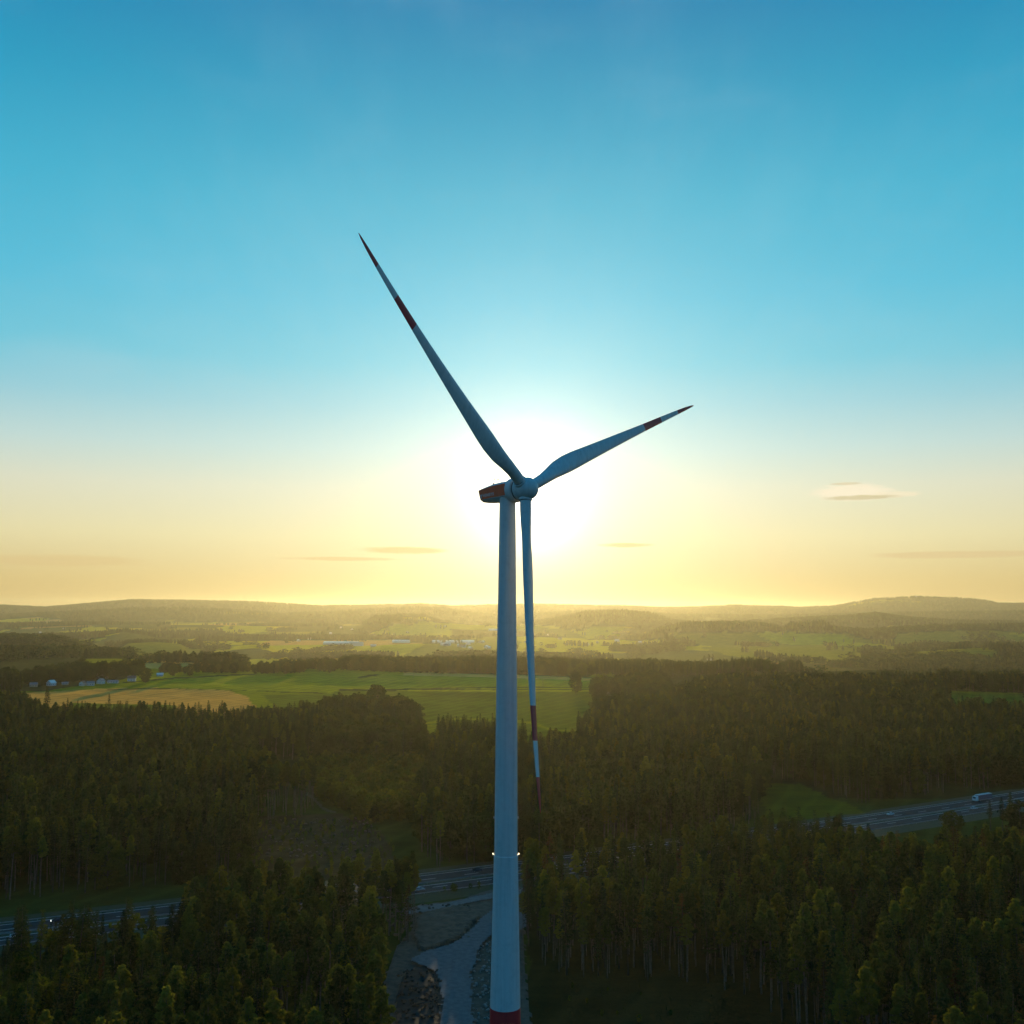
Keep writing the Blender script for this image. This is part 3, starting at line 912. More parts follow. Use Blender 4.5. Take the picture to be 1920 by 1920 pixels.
# blades
L_, CONE, PRE = 60.9, 3.1, 3.6
CH = [(0.0, 2.25, 1.0), (0.03, 2.25, 1.0), (0.07, 2.35, .9), (0.11, 2.75, .68), (0.16, 3.4, .46), (0.21, 3.75, .34), (0.26, 3.68, .30), (0.35, 3.2, .26), (0.45, 2.72, .24), (0.56, 2.25, .22),
      (0.68, 1.75, .2), (0.787, 1.40, .19), (0.895, 1.02, .18), (0.95, 0.76, .17), (0.985, 0.45, .16), (1.0, 0.10, .16)]
CHa = np.array(CH)


def blade_ring(fr, b, tng, n=28):
    """fr fraction of span, b span direction, tng direction of the leading edge in the rotor plane"""
    chd = float(np.interp(fr, CHa[:, 0], CHa[:, 1])); th_ = float(np.interp(fr, CHa[:, 0], CHa[:, 2]))
    rnd_ = float(np.clip((0.16 - fr) / 0.13, 0, 1)); rnd_ = rnd_ * rnd_ * (3 - 2 * rnd_)
    tw_ = math.radians(float(np.interp(fr, [0, .15, .3, .6, 1], [14, 13, 8, 3, 0])))
    r = 1.35 + fr * (L_ - 1.35)
    c0 = HUB + b * r + a_v * (CONE * fr + PRE * fr * fr)
    le = tng * math.cos(tw_) + a_v * math.sin(tw_); nn = a_v * math.cos(tw_) - tng * math.sin(tw_)
    out_ = []
    ax_ = 0.5 * rnd_ + 0.30 * (1 - rnd_)     # pitch axis position
    for i in range(n):
        t_ = 2 * math.pi * i / n
        xc = 0.5 * (1 + math.cos(t_))        # 1 trailing, 0 leading
        yt = 5 * th_ * (0.2969 * math.sqrt(xc) - 0.126 * xc - 0.3516 * xc ** 2 + 0.2843 * xc ** 3 - 0.1036 * xc ** 4)
        ya = (yt if math.sin(t_) > 0 else -yt * 0.8)
        yc = 0.5 * math.sin(t_) * 1.0
        yy = ya * (1 - rnd_) + yc * rnd_ * (2.25 / chd)
        out_.append(c0 + le * ((ax_ - xc) * chd) + nn * (yy * chd))
    return out_


def seg(name, f0, f1, b, tng, material, parent, n, c0=False, c1=False):
    fr = [f0] + [k for k in CHa[:, 0] if f0 + 0.004 < k < f1 - 0.004] + [f1]
    fin = []
    for a_, b_ in zip(fr[:-1], fr[1:]):
        fin += list(np.linspace(a_, b_, 4)[:-1])
    fin.append(f1)
    o = MB().loft([blade_ring(x, b, tng) for x in fin], c0, c1).build(name, material, parent)
    sharp_smooth(o, 60); return o


for k in range(3):
    ps = PSI + math.radians((0, 120, 240)[k])
    b = u_v * math.cos(ps) + w_v * math.sin(ps)
    # clockwise rotation seen from the front: the leading edge is on the side of decreasing angle
    tng = u_v * math.sin(ps) - w_v * math.cos(ps)
    bl = seg('blade', 0.0, 0.68, b, tng, M['white'], turb, 0, True, True)
    seg('warning_band', 0.6801, 0.787, b, tng, M['red'], bl, 0, True, True)
    seg('blade_section', 0.7871, 0.895, b, tng, M['white'], bl, 0, True, True)
    seg('blade_tip', 0.8951, 1.0, b, tng, M['red'], bl, 0, True, True)
    # root collar on the spinner
    q_ = b.to_track_quat('Z', 'Y')
    rr = [[HUB + b * z_ + q_ @ Vector((r_c * math.cos(x), r_c * math.sin(x), 0)) for x in np.linspace(0, 2 * math.pi, 40, endpoint=False)] for z_, r_c in ((1.5, 1.34), (2.28, 1.34), (2.36, 1.26), (2.36, 1.14))]
    o = MB().loft(rr, False, False).build('blade_collar', M['white'], bl); sharp_smooth(o)
    rr = [[HUB + b * z_ + q_ @ Vector((r_c * math.cos(x), r_c * math.sin(x), 0)) for x in np.linspace(0, 2 * math.pi, 40, endpoint=False)] for z_, r_c in ((2.34, 1.16), (2.45, 1.18), (2.47, 1.12))]
    o = MB().loft(rr, False, False).build('root_seal', M['seam'], bl); sharp_smooth(o)


# ------------------------------------------------------------------ trees
def rand_tris(cent, size, rng, flat=0.0, axis=None):
    """leaf-sized triangles at the given centres"""
    n = len(cent)
    a = rng.normal(size=(n, 3)); b = rng.normal(size=(n, 3))
    if axis is not None:
        a = a * 0.55 + axis * 1.2
    b[:, 2] *= (1 - flat); a[:, 2] *= (1 - flat * 0.5)
    a /= np.linalg.norm(a, axis=1)[:, None]
    b -= (a * b).sum(1)[:, None] * a
    b /= np.linalg.norm(b, axis=1)[:, None]
    s = np.asarray(size)[:, None]
    v = np.stack([cent + a * s, cent - a * s * 0.6 + b * s * 0.62, cent - a * s * 0.6 - b * s * 0.62], 1)
    return v.reshape(-1, 3)


def trunk_mesh(hh, r0, r1, rng, n=6, segs=4, lean=0.0):
    v = []; f = []
    for k in range(segs + 1):
        t_ = k / segs; r = r0 + (r1 - r0) * t_
        ox = lean * hh * t_ ** 2 * 0.1 + 0.12 * math.sin(t_ * 5 + lean * 9); oy = 0.1 * math.cos(t_ * 4 + lean * 5)
        for i in range(n):
            a = 2 * math.pi * i / n
            v.append((ox + r * math.cos(a), oy + r * math.sin(a), hh * t_ - (0.4 if k == 0 else 0)))
        if k:
            for i in range(n):
                f.append(((k - 1) * n + i, (k - 1) * n + (i + 1) % n, k * n + (i + 1) % n, k * n + i))
    return v, f


def stub(mbv, mbf, a, b, r):
    k = len(mbv)
    a = np.array(a); b = np.array(b); d = b - a; d = d / np.linalg.norm(d)
    s = np.cross(d, [0, 0, 1.0]); s = s / max(1e-6, np.linalg.norm(s)); u = np.cross(s, d)
    for p, rr in ((a, r), (b, r * 0.35)):
        for t_ in (0, 2.094, 4.189):
            mbv.append(tuple(p + rr * (math.cos(t_) * s + math.sin(t_) * u)))
    for i in range(3):
        mbf.append((k + i, k + (i + 1) % 3, k + 3 + (i + 1) % 3, k + 3 + i))


def spruce(seed, hh=26.0, rmax=2.7, start=0.3, dens=1.0, size=0.55, scraggy=0.0):
    rng = np.random.default_rng(seed)
    C = []; S = []; AX = []
    z = hh * start
    tv, tf = trunk_mesh(hh * 0.985, 0.27, 0.03, rng, lean=rng.uniform(-.5, .5))
    lop = rng.uniform(0, 6.28)
    while z < hh * 0.99:
        t_ = (z - hh * start) / (hh * (1 - start))
        env = rmax * (0.55 + 0.75 * t_) if t_ < 0.28 else rmax * 0.98 * ((1 - t_) / 0.72) ** 0.85
        env = max(env, 0.22)
        nb = int(rng.integers(5, 8))
        ph = rng.uniform(0, 6.28)
        for k in range(nb):
            a = ph + 2 * math.pi * k / nb + rng.uniform(-.3, .3)
            ln = env * rng.uniform(0.62, 1.15) * (1 + 0.18 * math.cos(a - lop))
            if rng.random() < scraggy: continue
            m_ = max(3, int(ln / 0.22 * dens))
            s = rng.uniform(0.15, 1.0, m_); s[0] = 1.0
            droop = -0.30 * ln * s ** 1.6 + 0.12 * ln * np.clip(s - 0.7, 0, 1) * 2
            c = np.stack([np.cos(a) * ln * s, np.sin(a) * ln * s, z + droop + 0.35 * (1 - t_) * s * 0.4], 1)
            c += rng.normal(size=c.shape) * np.array([0.22, 0.22, 0.09])
            C.append(c); S.append(size * rng.uniform(0.6, 1.15, m_) * (0.65 + 0.35 * min(1, env)))
            d = np.tile([math.cos(a), math.sin(a), -0.35], (m_, 1)); AX.append(d)
            if ln > 1.4 and rng.random() < 0.25: stub(tv, tf, (0, 0, z), (math.cos(a) * ln * .7, math.sin(a) * ln * .7, z - 0.15 * ln), 0.05)
        z += (0.62 + 0.35 * rng.random()) * (1.15 - 0.4 * t_)
    # dead twigs on the bare bole
    for k in range(14):
        a = rng.uniform(0, 6.28); zz = hh * start * rng.uniform(0.45, 1.0); ln = rng.uniform(.5, 1.5)
        stub(tv, tf, (0, 0, zz), (math.cos(a) * ln, math.sin(a) * ln, zz - .2), 0.035)
    C = np.vstack(C); S = np.concatenate(S); AX = np.vstack(AX)
    c = rand_tris(C, S, rng, 0.25, AX)
    return (tv, tf), c


def lumpy(seed, hh, crown0, rx, n_l, per, lump, size, trunk_r, pine=False, low=False):
    """crowns made of leaf clumps carried by limbs"""
    rng = np.random.default_rng(seed)
    tv, tf = trunk_mesh(hh * (0.93 if pine else 0.8), trunk_r, trunk_r * 0.25, rng, n=5 if low else 7, segs=3 if low else 5, lean=rng.uniform(-.6, .6))
    C = []; S = []
    zc_ = hh * (crown0 + 1) / 2; rz = hh * (1 - crown0) / 2
    for k in range(n_l):
        t_ = (k + 0.5) / n_l
        z_ = 1 - 2 * t_
        a = k * 2.39996 + rng.uniform(-.5, .5)
        sh = math.sqrt(max(0, 1 - z_ * z_))
        rr = rng.uniform(0.45, 1.0)
        if pine: sh = sh * (1.12 - 0.42 * (z_ + 1))
        c = np.array([rx * sh * rr * math.cos(a), rx * sh * rr * math.sin(a), zc_ + rz * z_ * rng.uniform(.8, 1.02) - lump * .4])
        lr = lump * rng.uniform(0.65, 1.25) * (0.75 if z_ > .75 else 1)
        m_ = int(per * (lr / lump) ** 2)
        p = rng.normal(size=(m_, 3)); p /= np.linalg.norm(p, axis=1)[:, None]
        p[:, 2] = np.where(p[:, 2] < -0.3, p[:, 2] * 0.45, p[:, 2])
        p *= (rng.uniform(0.75, 1.08, m_) * lr)[:, None]
        p[:, 2] *= 0.72 if not pine else 0.62
        C.append(c + p); S.append(size * rng.uniform(0.6, 1.2, m_))
        if not low: stub(tv, tf, (0, 0, max(hh * crown0 * 0.9, c[2] - 0.35 * sh * rx - 1.0)), c, trunk_r * 0.28)
    C = np.vstack(C); S = np.concatenate(S)
    return (tv, tf), rand_tris(C, S, rng, 0.1)


def tree_meshes(name, data, leafm, barkm):
    (tv, tf), c = data
    mt_ = bpy.data.meshes.new(name + '_trunk'); mt_.from_pydata(tv, [], tf); mt_.materials.append(barkm)
    mt_.polygons.foreach_set('use_smooth', np.ones(len(mt_.polygons), dtype=bool))
    mc = bpy.data.meshes.new(name + '_crown')
    n = len(c) // 3
    mc.vertices.add(len(c)); mc.vertices.foreach_set('co', c.astype(np.float32).ravel())
    mc.loops.add(len(c)); mc.loops.foreach_set('vertex_index', np.arange(len(c), dtype=np.int32))
    mc.polygons.add(n); mc.polygons.foreach_set('loop_start', np.arange(0, len(c), 3, dtype=np.int32))
    mc.update(calc_edges=True); mc.materials.append(leafm)
    # joined copy for the masses
    mj = bpy.data.meshes.new(name + '_whole')
    k = len(tv)
    vv = list(tv) + [tuple(p) for p in c]
    ff = list(tf) + [(k + 3 * i, k + 3 * i + 1, k + 3 * i + 2) for i in range(n)]
    mj.from_pydata(vv, [], ff); mj.materials.append(barkm); mj.materials.append(leafm)
    mj.polygons.foreach_set('material_index', np.array([0] * len(tf) + [1] * n, dtype=np.int32))
    return mt_, mc, mj


LIB = {}     # kind -> list of (trunk mesh, crown mesh, joined mesh, nominal height)
LIB['spruce'] = [(*tree_meshes('spruce', spruce(10 + k, 26, r_, s_, size=.5), M['spruce'], M['bark']), 26) for k, (r_, s_) in enumerate([(2.3, .40), (2.6, .34), (1.9, .46), (2.3, .30), (1.8, .50)])]
LIB['pine'] = [(*tree_meshes('pine', lumpy(30 + k, 26, c0, rx, nl, 90, 1.0, .42, .26, True), M['pine'], M['bark_pine']), 26) for k, (c0, rx, nl) in enumerate([(.55, 2.5, 28), (.60, 2.8, 26), (.50, 2.2, 30), (.62, 2.4, 22), (.54, 2.9, 32)])]
LIB['broad'] = [(*tree_meshes('broad', lumpy(50 + k, 22, c0, rx, nl, 120, 2.1, .58, .32), M['broad'], M['bark']), 22) for k, (c0, rx, nl) in enumerate([(.06, 7.4, 54), (.10, 6.6, 46), (.04, 8.2, 60), (.12, 5.8, 42)])]
LIB['young'] = [(*tree_meshes('young', lumpy(70 + k, 9, .08, rx, 14, 85, 1.1, .40, .10), M['young'], M['bark']), 9) for k, rx in enumerate([2.2, 1.8, 2.6])]
LIB['dead'] = [(*tree_meshes('dead', spruce(90 + k, 24, 2.3, .4, dens=.7, size=.42, scraggy=.25), M['dead'], M['bark']), 24) for k in range(2)]
LIB['farb'] = [(*tree_meshes('farb', lumpy(110 + k, 20, .05, 6.5, 9, 16, 3.0, 1.9, .5, low=True), M['spruce'], M['bark']), 20) for k in range(3)]
LIB['fars'] = [(*tree_meshes('fars', spruce(130 + k, 24, 3.4, .1, dens=.28, size=1.5), M['spruce'], M['bark']), 24) for k in range(2)]

# stands: outline of the ground they cover, spacing, share of each kind, height, haze-free label
ST = []


def stand(name, poly, sp_, kinds, hgt, where, group, holes=()):
    ST.append(dict(name=name, poly=poly, sp=sp_, kinds=kinds, h=hgt, where=where, group=group, holes=holes))


stand('near_right', [(984, 1800), (978, 1712), (1030, 1690), (1300, 1640), (1500, 1618), (1620, 1640), (1700, 1668), (1800, 1672), (1900, 1650), (2500, 1600), (2500, 2330), (1760, 2170), (1600, 2040), (1480, 1940), (1400, 1868), (1300, 1842), (1080, 1838)],
      5.0, dict(spruce=.49, pine=.46, dead=.05), (17, 29), 'in the dense stand right of the turbine tower', 'conifers in the stand right of the turbine')
stand('near_left', [(-500, 2330), (716, 2330), (712, 1890), (705, 1810), (765, 1768), (782, 1722), (700, 1722), (560, 1728), (430, 1742), (350, 1790), (300, 1910), (100, 1965), (-500, 2050)],
      5.0, dict(spruce=.40, pine=.57, dead=.03), (18, 27), 'in the stand left of the gravel track', 'conifers in the stand left of the gravel track')
stand('mid_left', [(-700, 1712), (0, 1690), (240, 1666), (420, 1650), (480, 1640), (480, 1430), (600, 1425), (610, 1368), (450, 1366), (330, 1368), (180, 1368), (80, 1362), (40, 1335), (-700, 1335)],
      6.0, dict(spruce=.52, pine=.30, broad=.18), (20, 28), 'in the dark forest beyond the motorway, left half', 'trees of the dark forest beyond the motorway on the left',
      holes=[[(475, 1420), (610, 1430), (700, 1500), (780, 1640), (780, 1700), (440, 1700), (480, 1620)]])
stand('pine_edge', [(430, 1500), (585, 1492), (592, 1530), (500, 1536), (440, 1545)], 6.0, dict(pine=1.0), (26, 31), 'with a pale bare trunk behind the clearing', 'pale-trunked pines behind the clearing')
stand('young_wood', [(590, 1428), (800, 1420), (800, 1500), (770, 1545), (690, 1545), (640, 1520), (600, 1500)], 5.0, dict(young=.85, broad=.15), (8, 13), 'in the young bright thicket behind the clearing', 'young trees in the thicket behind the clearing')
stand('tall_broad', [(612, 1352), (690, 1346), (740, 1350), (790, 1376), (800, 1432), (600, 1440)], 8.5, dict(broad=.7, spruce=.3), (16, 32), 'in the round-topped grove below the meadow', 'trees of the round-topped grove below the meadow')
stand('mid_centre', [(818, 1396), (930, 1396), (1000, 1424), (1078, 1425), (1092, 1385), (1125, 1352), (1180, 1340), (1250, 1334), (1300, 1296), (1600, 1293), (2600, 1292), (2600, 1440), (1920, 1472), (1600, 1508), (1400, 1555), (1200, 1588), (960, 1616), (790, 1634), (790, 1545), (806, 1480)],
      6.2, dict(spruce=.56, pine=.24, broad=.20), (20, 28), 'in the dark forest beyond the motorway, right half', 'trees of the dark forest beyond the motorway on the right',
      holes=[[(1430, 1466), (1500, 1466), (1660, 1530), (1600, 1585), (1420, 1570)], [(1775, 1296), (1930, 1300), (1940, 1362), (1780, 1352)], [(1085, 1300), (1170, 1290), (1175, 1334), (1090, 1334)]])
stand('crest_grove', [(640, 1254), (700, 1252), (748, 1256), (796, 1258), (796, 1266), (660, 1265), (636, 1262)], 7.5, dict(broad=.95, spruce=.05), (18, 27), 'in the grove on the crest of the green field', 'trees of the grove on the crest of the green field')
stand('crest_wood', [(748, 1250), (860, 1250), (1060, 1258), (1060, 1270), (930, 1267), (748, 1261)], 8.5, dict(broad=.4, spruce=.6), (18, 27), 'in the wood on the skyline behind the field', 'trees of the wood on the skyline behind the field')
stand('crest_right', [(1060, 1255), (1240, 1255), (1500, 1262), (1500, 1276), (1262, 1274), (1180, 1270), (1060, 1268)], 8.5, dict(broad=.2, spruce=.8), (15, 26), 'in the conifer wood right of the field', 'trees of the conifer wood right of the field')
stand('village_trees', [(45, 1282), (110, 1272), (260, 1262), (262, 1268), (170, 1276), (100, 1284), (45, 1292)], 11, dict(broad=.9, spruce=.1), (16, 26), 'among the houses of the village', 'trees among the village houses')
stand('west_clump', [(-400, 1290), (36, 1290), (36, 1302), (-400, 1310)], 8, dict(spruce=.7, broad=.3), (26, 31), 'in the dark clump at the edge of the village', 'trees of the dark clump at the edge of the village')
stand('field_row', [(290, 1261), (430, 1258), (620, 1252), (632, 1262), (520, 1264), (440, 1266), (290, 1272)], 10, dict(broad=.95, spruce=.05), (8, 22), 'in the loose row along the far edge of the field', 'trees of the loose row along the far edge of the field')
stand('farm_trees', [(1112, 1298), (1165, 1287), (1250, 1282), (1250, 1312), (1200, 1332), (1180, 1302), (1118, 1312)], 9, dict(broad=.9, spruce=.1), (15, 24), 'around the farm house right of the field', 'trees around the farm house')
stand('clearing_growth', [(485, 1540), (640, 1528), (720, 1560), (775, 1640), (775, 1672), (460, 1690), (480, 1600)], 5.5, dict(young=.9, spruce=.1), (1.0, 3.2), 'in the low brush of the clearing', 'low brush of the clearing')
stand('turbine_growth', [(1000, 1850), (1300, 1858), (1400, 1885), (1500, 1960), (1700, 2130), (1500, 2200), (1000, 2200)], 5.5, dict(young=.35, spruce=.65), (0.8, 2.4), 'in the dark low growth in front of the right stand', 'low growth in front of the right stand')
stand('left_low', [(-500, 1830), (330, 1785), (420, 1750), (440, 1742), (352, 1795), (300, 1915), (-500, 2050)], 4.6, dict(spruce=.8, young=.2), (7, 15), 'in the low growth below the left end of the motorway', 'low growth below the left end of the motorway')
stand('verge_shrubs', [(1640, 1600), (1760, 1588), (1940, 1556), (1940, 1640), (1780, 1655), (1660, 1640)], 5.5, dict(young=.9, broad=.1), (3.5, 7), 'in the scrub below the motorway on the right', 'shrubs in the scrub below the motorway')

cand = []
for s_ in ST:
    pp = np.array(s_['poly'], float)
    # bounding box on the ground
    ys = np.array([gnd(960, min(b_, 2340))[1] for b_ in pp[:, 1]])
    y0_, y1_ = ys.min() - 30, min(ys.max() * 1.15 + 60, 2600)
    dmax = y1_ - CAM[1]
    dmin = max(60, y0_ - CAM[1])
    x0_ = min((pp[:, 0].min() - 960) / FPX * q_ for q_ in (dmin, dmax * 1.1)); x1_ = max((pp[:, 0].max() - 960) / FPX * q_ for q_ in (dmin, dmax * 1.1))
    sp_ = s_['sp']
    gx_, gy_ = np.meshgrid(np.arange(x0_, x1_, sp_), np.arange(y0_, y1_, sp_))
    gx_ = (gx_ + R_.uniform(-.48, .48, gx_.shape) * sp_).ravel(); gy_ = (gy_ + R_.uniform(-.48, .48, gy_.shape) * sp_).ravel()
    zz = height(gx_, gy_)
    px_, py_ = proj(gx_, gy_, zz)
    dd = gy_ - CAM[1]
    jit = 6
    k_ = (dd > 60) & inpoly(px_ + R_.uniform(-jit, jit, px_.shape), py_ + R_.uniform(-1.5, 1.5, px_.shape) * np.clip(400 / dd, 0, 1), s_['poly'])
    for hl in s_['holes']:
        k_ &= ~inpoly(px_, py_, hl)
    k_ &= (np.abs(gy_ - hw_y(gx_)) > 21) | (dd > 900)
    # natural gaps
    k_ &= (fbm(gx_ / 26, gy_ / 26, 91, 3) > (0.52 if s_['name'] == 'field_row' else 0.30))
    gx_, gy_, zz, dd, px_, py_ = (a[k_] for a in (gx_, gy_, zz, dd, px_, py_))
    names = list(s_['kinds']); pr = np.array([s_['kinds'][n_] for n_ in names]); pr = pr / pr.sum()
    # kinds gather in patches
    nz = fbm(gx_ / 55, gy_ / 55, 97, 3); nz = np.clip((nz - 0.25) / 0.5, 0, 0.999)
    pick = np.where(R_.random(len(gx_)) < 0.55, R_.random(len(gx_)), nz)
    ki = np.searchsorted(np.cumsum(pr), pick).clip(0, len(names) - 1)
    hv_ = R_.uniform(s_['h'][0], s_['h'][1], len(gx_)) * (0.88 + 0.24 * fbm(gx_ / 40, gy_ / 40, 99, 2))
    for i in range(len(gx_)):
        kn = names[ki[i]]
        hh = hv_[i]
        if kn == 'broad' and dd[i] < 1000: hh *= 0.8
        cand.append((s_['name'], kn, gx_[i], gy_[i], zz[i], hh, px_[i], py_[i], dd[i]))
print('trees in stands', len(cand))

NAMES = dict(spruce='spruce_tree', pine='pine_tree', broad='broadleaf_tree', young='young_tree', dead='brown_spruce_tree')
CATS = dict(spruce='spruce', pine='pine', broad='tree', young='young tree', dead='dead spruce')
LOOK = dict(spruce='slender dark green spruce', pine='bare-trunked green pine', broad='leafy round-crowned tree', young='light green young tree', dead='brown dried-out spruce')


def place_tree(kind, x, y, z, hh, label, group=None, rz=None, var=None, wide=1.0):
    lib = LIB[kind]; v = int(R_.integers(len(lib))) if var is None else var
    tm, cm_, _, h0 = lib[v]
    e = empty(NAMES[kind], (x, y, z), R_.uniform(0, 6.28) if rz is None else rz)
    s = hh / h0; wq = s * wide * R_.uniform(.9, 1.15)
    e.scale = (wq, wq, s)
    tag(e, label, CATS[kind], group)
    for n_, md in (('trunk', tm), ('crown', cm_)):
        o = bpy.data.objects.new(n_, md); COL.objects.link(o); o.parent = e
    return e


# individuals: the ones that show largest, kind by kind
vis = {}
for i, c in enumerate(cand):
    if -15 < c[6] < 1935 and c[7] - c[5] * FPX / c[8] < 1915:
        # seen well when nearer rows do not cover it: size in the picture is what counts
        vis.setdefault(c[1], []).append((c[5] / c[8], i))
single = set()
for kd, lst in vis.items():
    lst.sort(reverse=True)
    single |= {i for _, i in lst[:290]}
stm = {s_['name']: s_ for s_ in ST}
rest = {}


def where_of(c, dflt):
    px, top = c[6], c[7] - c[5] * FPX / c[8]
    if c[0] == 'near_right':
        col = 'beside the tower' if px < 1150 else 'left of centre' if px < 1400 else 'right of centre' if px < 1650 else 'at the right frame edge'
        row = 'front rows' if top > 1790 else 'middle rows' if top > 1670 else 'back rows'
        return '%s, stand right of tower, %s' % (row, col)
    if c[0] == 'near_left':
        col = 'by the gravel track' if px > 580 else 'in its middle' if px > 300 else 'at the left frame edge'
        row = 'front rows' if top > 1780 else 'middle rows' if top > 1670 else 'row along the motorway'
        return '%s, stand left of track, %s' % (row, col)
    if c[0] == 'mid_left':
        row = 'just beyond the motorway' if top > 1520 else 'deep in the forest' if top > 1390 else 'near the wheat field'
        col = 'far left' if px < 150 else 'left' if px < 320 else 'towards the clearing'
        return '%s, forest beyond motorway, %s' % (row, col)
    if c[0] == 'mid_centre':
        row = 'low' if top > 1480 else 'halfway up' if top > 1380 else 'high up'
        col = 'left of the tower' if px < 950 else 'between tower and meadow nook' if px < 1430 else 'above the right motorway'
        return '%s in forest beyond motorway, %s' % (row, col)
    return dflt
for i, c in enumerate(cand):
    if i in single:
        s_ = stm[c[0]]
        wh = where_of(c, s_['where'])
        place_tree(c[1], c[2], c[3], c[4], c[5], LOOK[c[1]] + ' ' + wh, LOOK[c[1]] + ' trees ' + wh)
    else:
        rest.setdefault((c[0], c[1]), []).append(c)

# the remaining mass: instanced on points
SRC = {}
for kd, lst in LIB.items():
    cc = bpy.data.collections.new('kit_' + kd)
    for k, (_, _, mj, h0) in enumerate(lst):
        cc.objects.link(bpy.data.objects.new('%s_kit_%d' % (kd, k), mj))
    SRC[kd] = cc


def scatter(name, kd, pts, label, wide=1.0):
    """pts: (x, y, z, height)"""
    pts = np.asarray(pts, float); n = len(pts)
    me = bpy.data.meshes.new(name); me.vertices.add(n); me.vertices.foreach_set('co', pts[:, :3].astype(np.float32).ravel())
    h0 = LIB[kd][0][3]
    s = pts[:, 3] / h0; wq = s * R_.uniform(.85, 1.2, n) * wide
    a = me.attributes.new('scl', 'FLOAT_VECTOR', 'POINT'); a.data.foreach_set('vector', np.stack([wq, wq, s], 1).astype(np.float32).ravel())
    a = me.attributes.new('rot', 'FLOAT_VECTOR', 'POINT'); rv = np.zeros((n, 3)); rv[:, 2] = R_.uniform(0, 6.28, n); a.data.foreach_set('vector', rv.astype(np.float32).ravel())
    a = me.attributes.new('idx', 'INT', 'POINT'); a.data.foreach_set('value', R_.integers(0, len(LIB[kd]), n).astype(np.int32))
    o = bpy.data.objects.new(name, me); COL.objects.link(o)
    ng = bpy.data.node_groups.new(name + '_scatter', 'GeometryNodeTree')
    ng.interface.new_socket('Geometry', in_out='INPUT', socket_type='NodeSocketGeometry')
    ng.interface.new_socket('Geometry', in_out='OUTPUT', socket_type='NodeSocketGeometry')
    gi = ng.nodes.new('NodeGroupInput'); go = ng.nodes.new('NodeGroupOutput')
    ip = ng.nodes.new('GeometryNodeInstanceOnPoints'); ci = ng.nodes.new('GeometryNodeCollectionInfo')
    ci.inputs['Collection'].default_value = SRC[kd]; ci.inputs['Separate Children'].default_value = True; ci.inputs['Reset Children'].default_value = True
    ng.links.new(gi.outputs[0], ip.inputs['Points']); ng.links.new(ci.outputs[0], ip.inputs['Instance'])
    ip.inputs['Pick Instance'].default_value = True

    def att(nm_, ty):
        q = ng.nodes.new('GeometryNodeInputNamedAttribute'); q.data_type = ty; q.inputs[0].default_value = nm_
        return [s_ for s_ in q.outputs if s_.enabled and s_.name == 'Attribute'][0]
    ng.links.new(att('scl', 'FLOAT_VECTOR'), ip.inputs['Scale'])
    ng.links.new(att('rot', 'FLOAT_VECTOR'), ip.inputs['Rotation'])
    ng.links.new(att('idx', 'INT'), ip.inputs['Instance Index'])
    ng.links.new(ip.outputs[0], go.inputs[0])
    md = o.modifiers.new('scatter', 'NODES'); md.node_group = ng
    tag(o, label, kind='stuff')
    return o


cnt = 0
for (sn, kd), lst in rest.items():
    s_ = stm[sn]
    nm_ = {'spruce': 'spruce_forest', 'pine': 'pine_forest', 'broad': 'broadleaf_forest', 'young': 'young_thicket', 'dead': 'browned_forest'}[kd]
    scatter(nm_, kd, [(c[2], c[3], c[4], c[5]) for c in lst], LOOK[kd].replace(' tree', '') + ' mass ' + s_['where'])
    cnt += len(lst)
# far woods on the valley floor and the hills
fx_, fy_ = [], []
for (d0, d1, sp_) in ((2000, 4800, 15), (4800, 8500, 28), (8500, 14000, 52)):
    yy, xx = np.meshgrid(np.arange(d0, d1, sp_ * 1.3), np.arange(-0.56, 0.56, 1 / 300.))
    n_ = int((d1 ** 2 - d0 ** 2) * 0.54 / sp_ ** 2)
    dd = np.sqrt(R_.uniform(d0 ** 2, d1 ** 2, n_)); uu = R_.uniform(-0.54, 0.54, n_)
    fx_.append(CAM[0] + dd * uu); fy_.append(CAM[1] + dd)
fx_ = np.concatenate(fx_); fy_ = np.concatenate(fy_)
fz_ = height(fx_, fy_)
dd = fy_ - CAM[1]
wmk = wood_mask(fx_, fy_, fz_)
row = (fbm(fx_ / 90, fy_ / 300, 63, 2) > 0.70)
keep = wmk | (row & (R_.random(len(fx_)) < 0.35))
fx_, fy_, fz_, dd = fx_[keep], fy_[keep], fz_[keep], dd[keep]
hh_ = R_.uniform(17, 25, len(fx_)) * np.clip(dd / 8000, 1, 1.4)
iss = fbm(fx_ / 400, fy_ / 400, 71, 2) > 0.55
print('far trees', len(fx_), 'mass', cnt, 'single', len(single))
scatter('distant_woods', 'farb', np.stack([fx_, fy_, fz_ - 0.5, hh_], 1)[~iss], 'hazy broadleaf woods and hedges across the valley and its hills', 1.7)
scatter('distant_conifers', 'fars', np.stack([fx_, fy_, fz_ - 0.5, hh_], 1)[iss], 'hazy conifer woods across the valley and its hills', 1.7)


def at_px(px, py):
    """ground point seen at a photo position (marching over the relief)"""
    d = ray(px, py); d = d / d[1]
    t_ = np.arange(120, 16000, 4.0)
    P = CAM[None] + d[None] * t_[:, None]
    hz = height(P[:, 0], P[:, 1])
    k = np.argmax(P[:, 2] < hz)
    return P[k, 0], P[k, 1], float(hz[k])


# trees one can point at
def solo(kind, px, py, hh, label, var=None, wide=1.0):
    x, y, z = at_px(px, py)
    return place_tree(kind, x, y, z, hh, label, None, var=var, wide=wide)


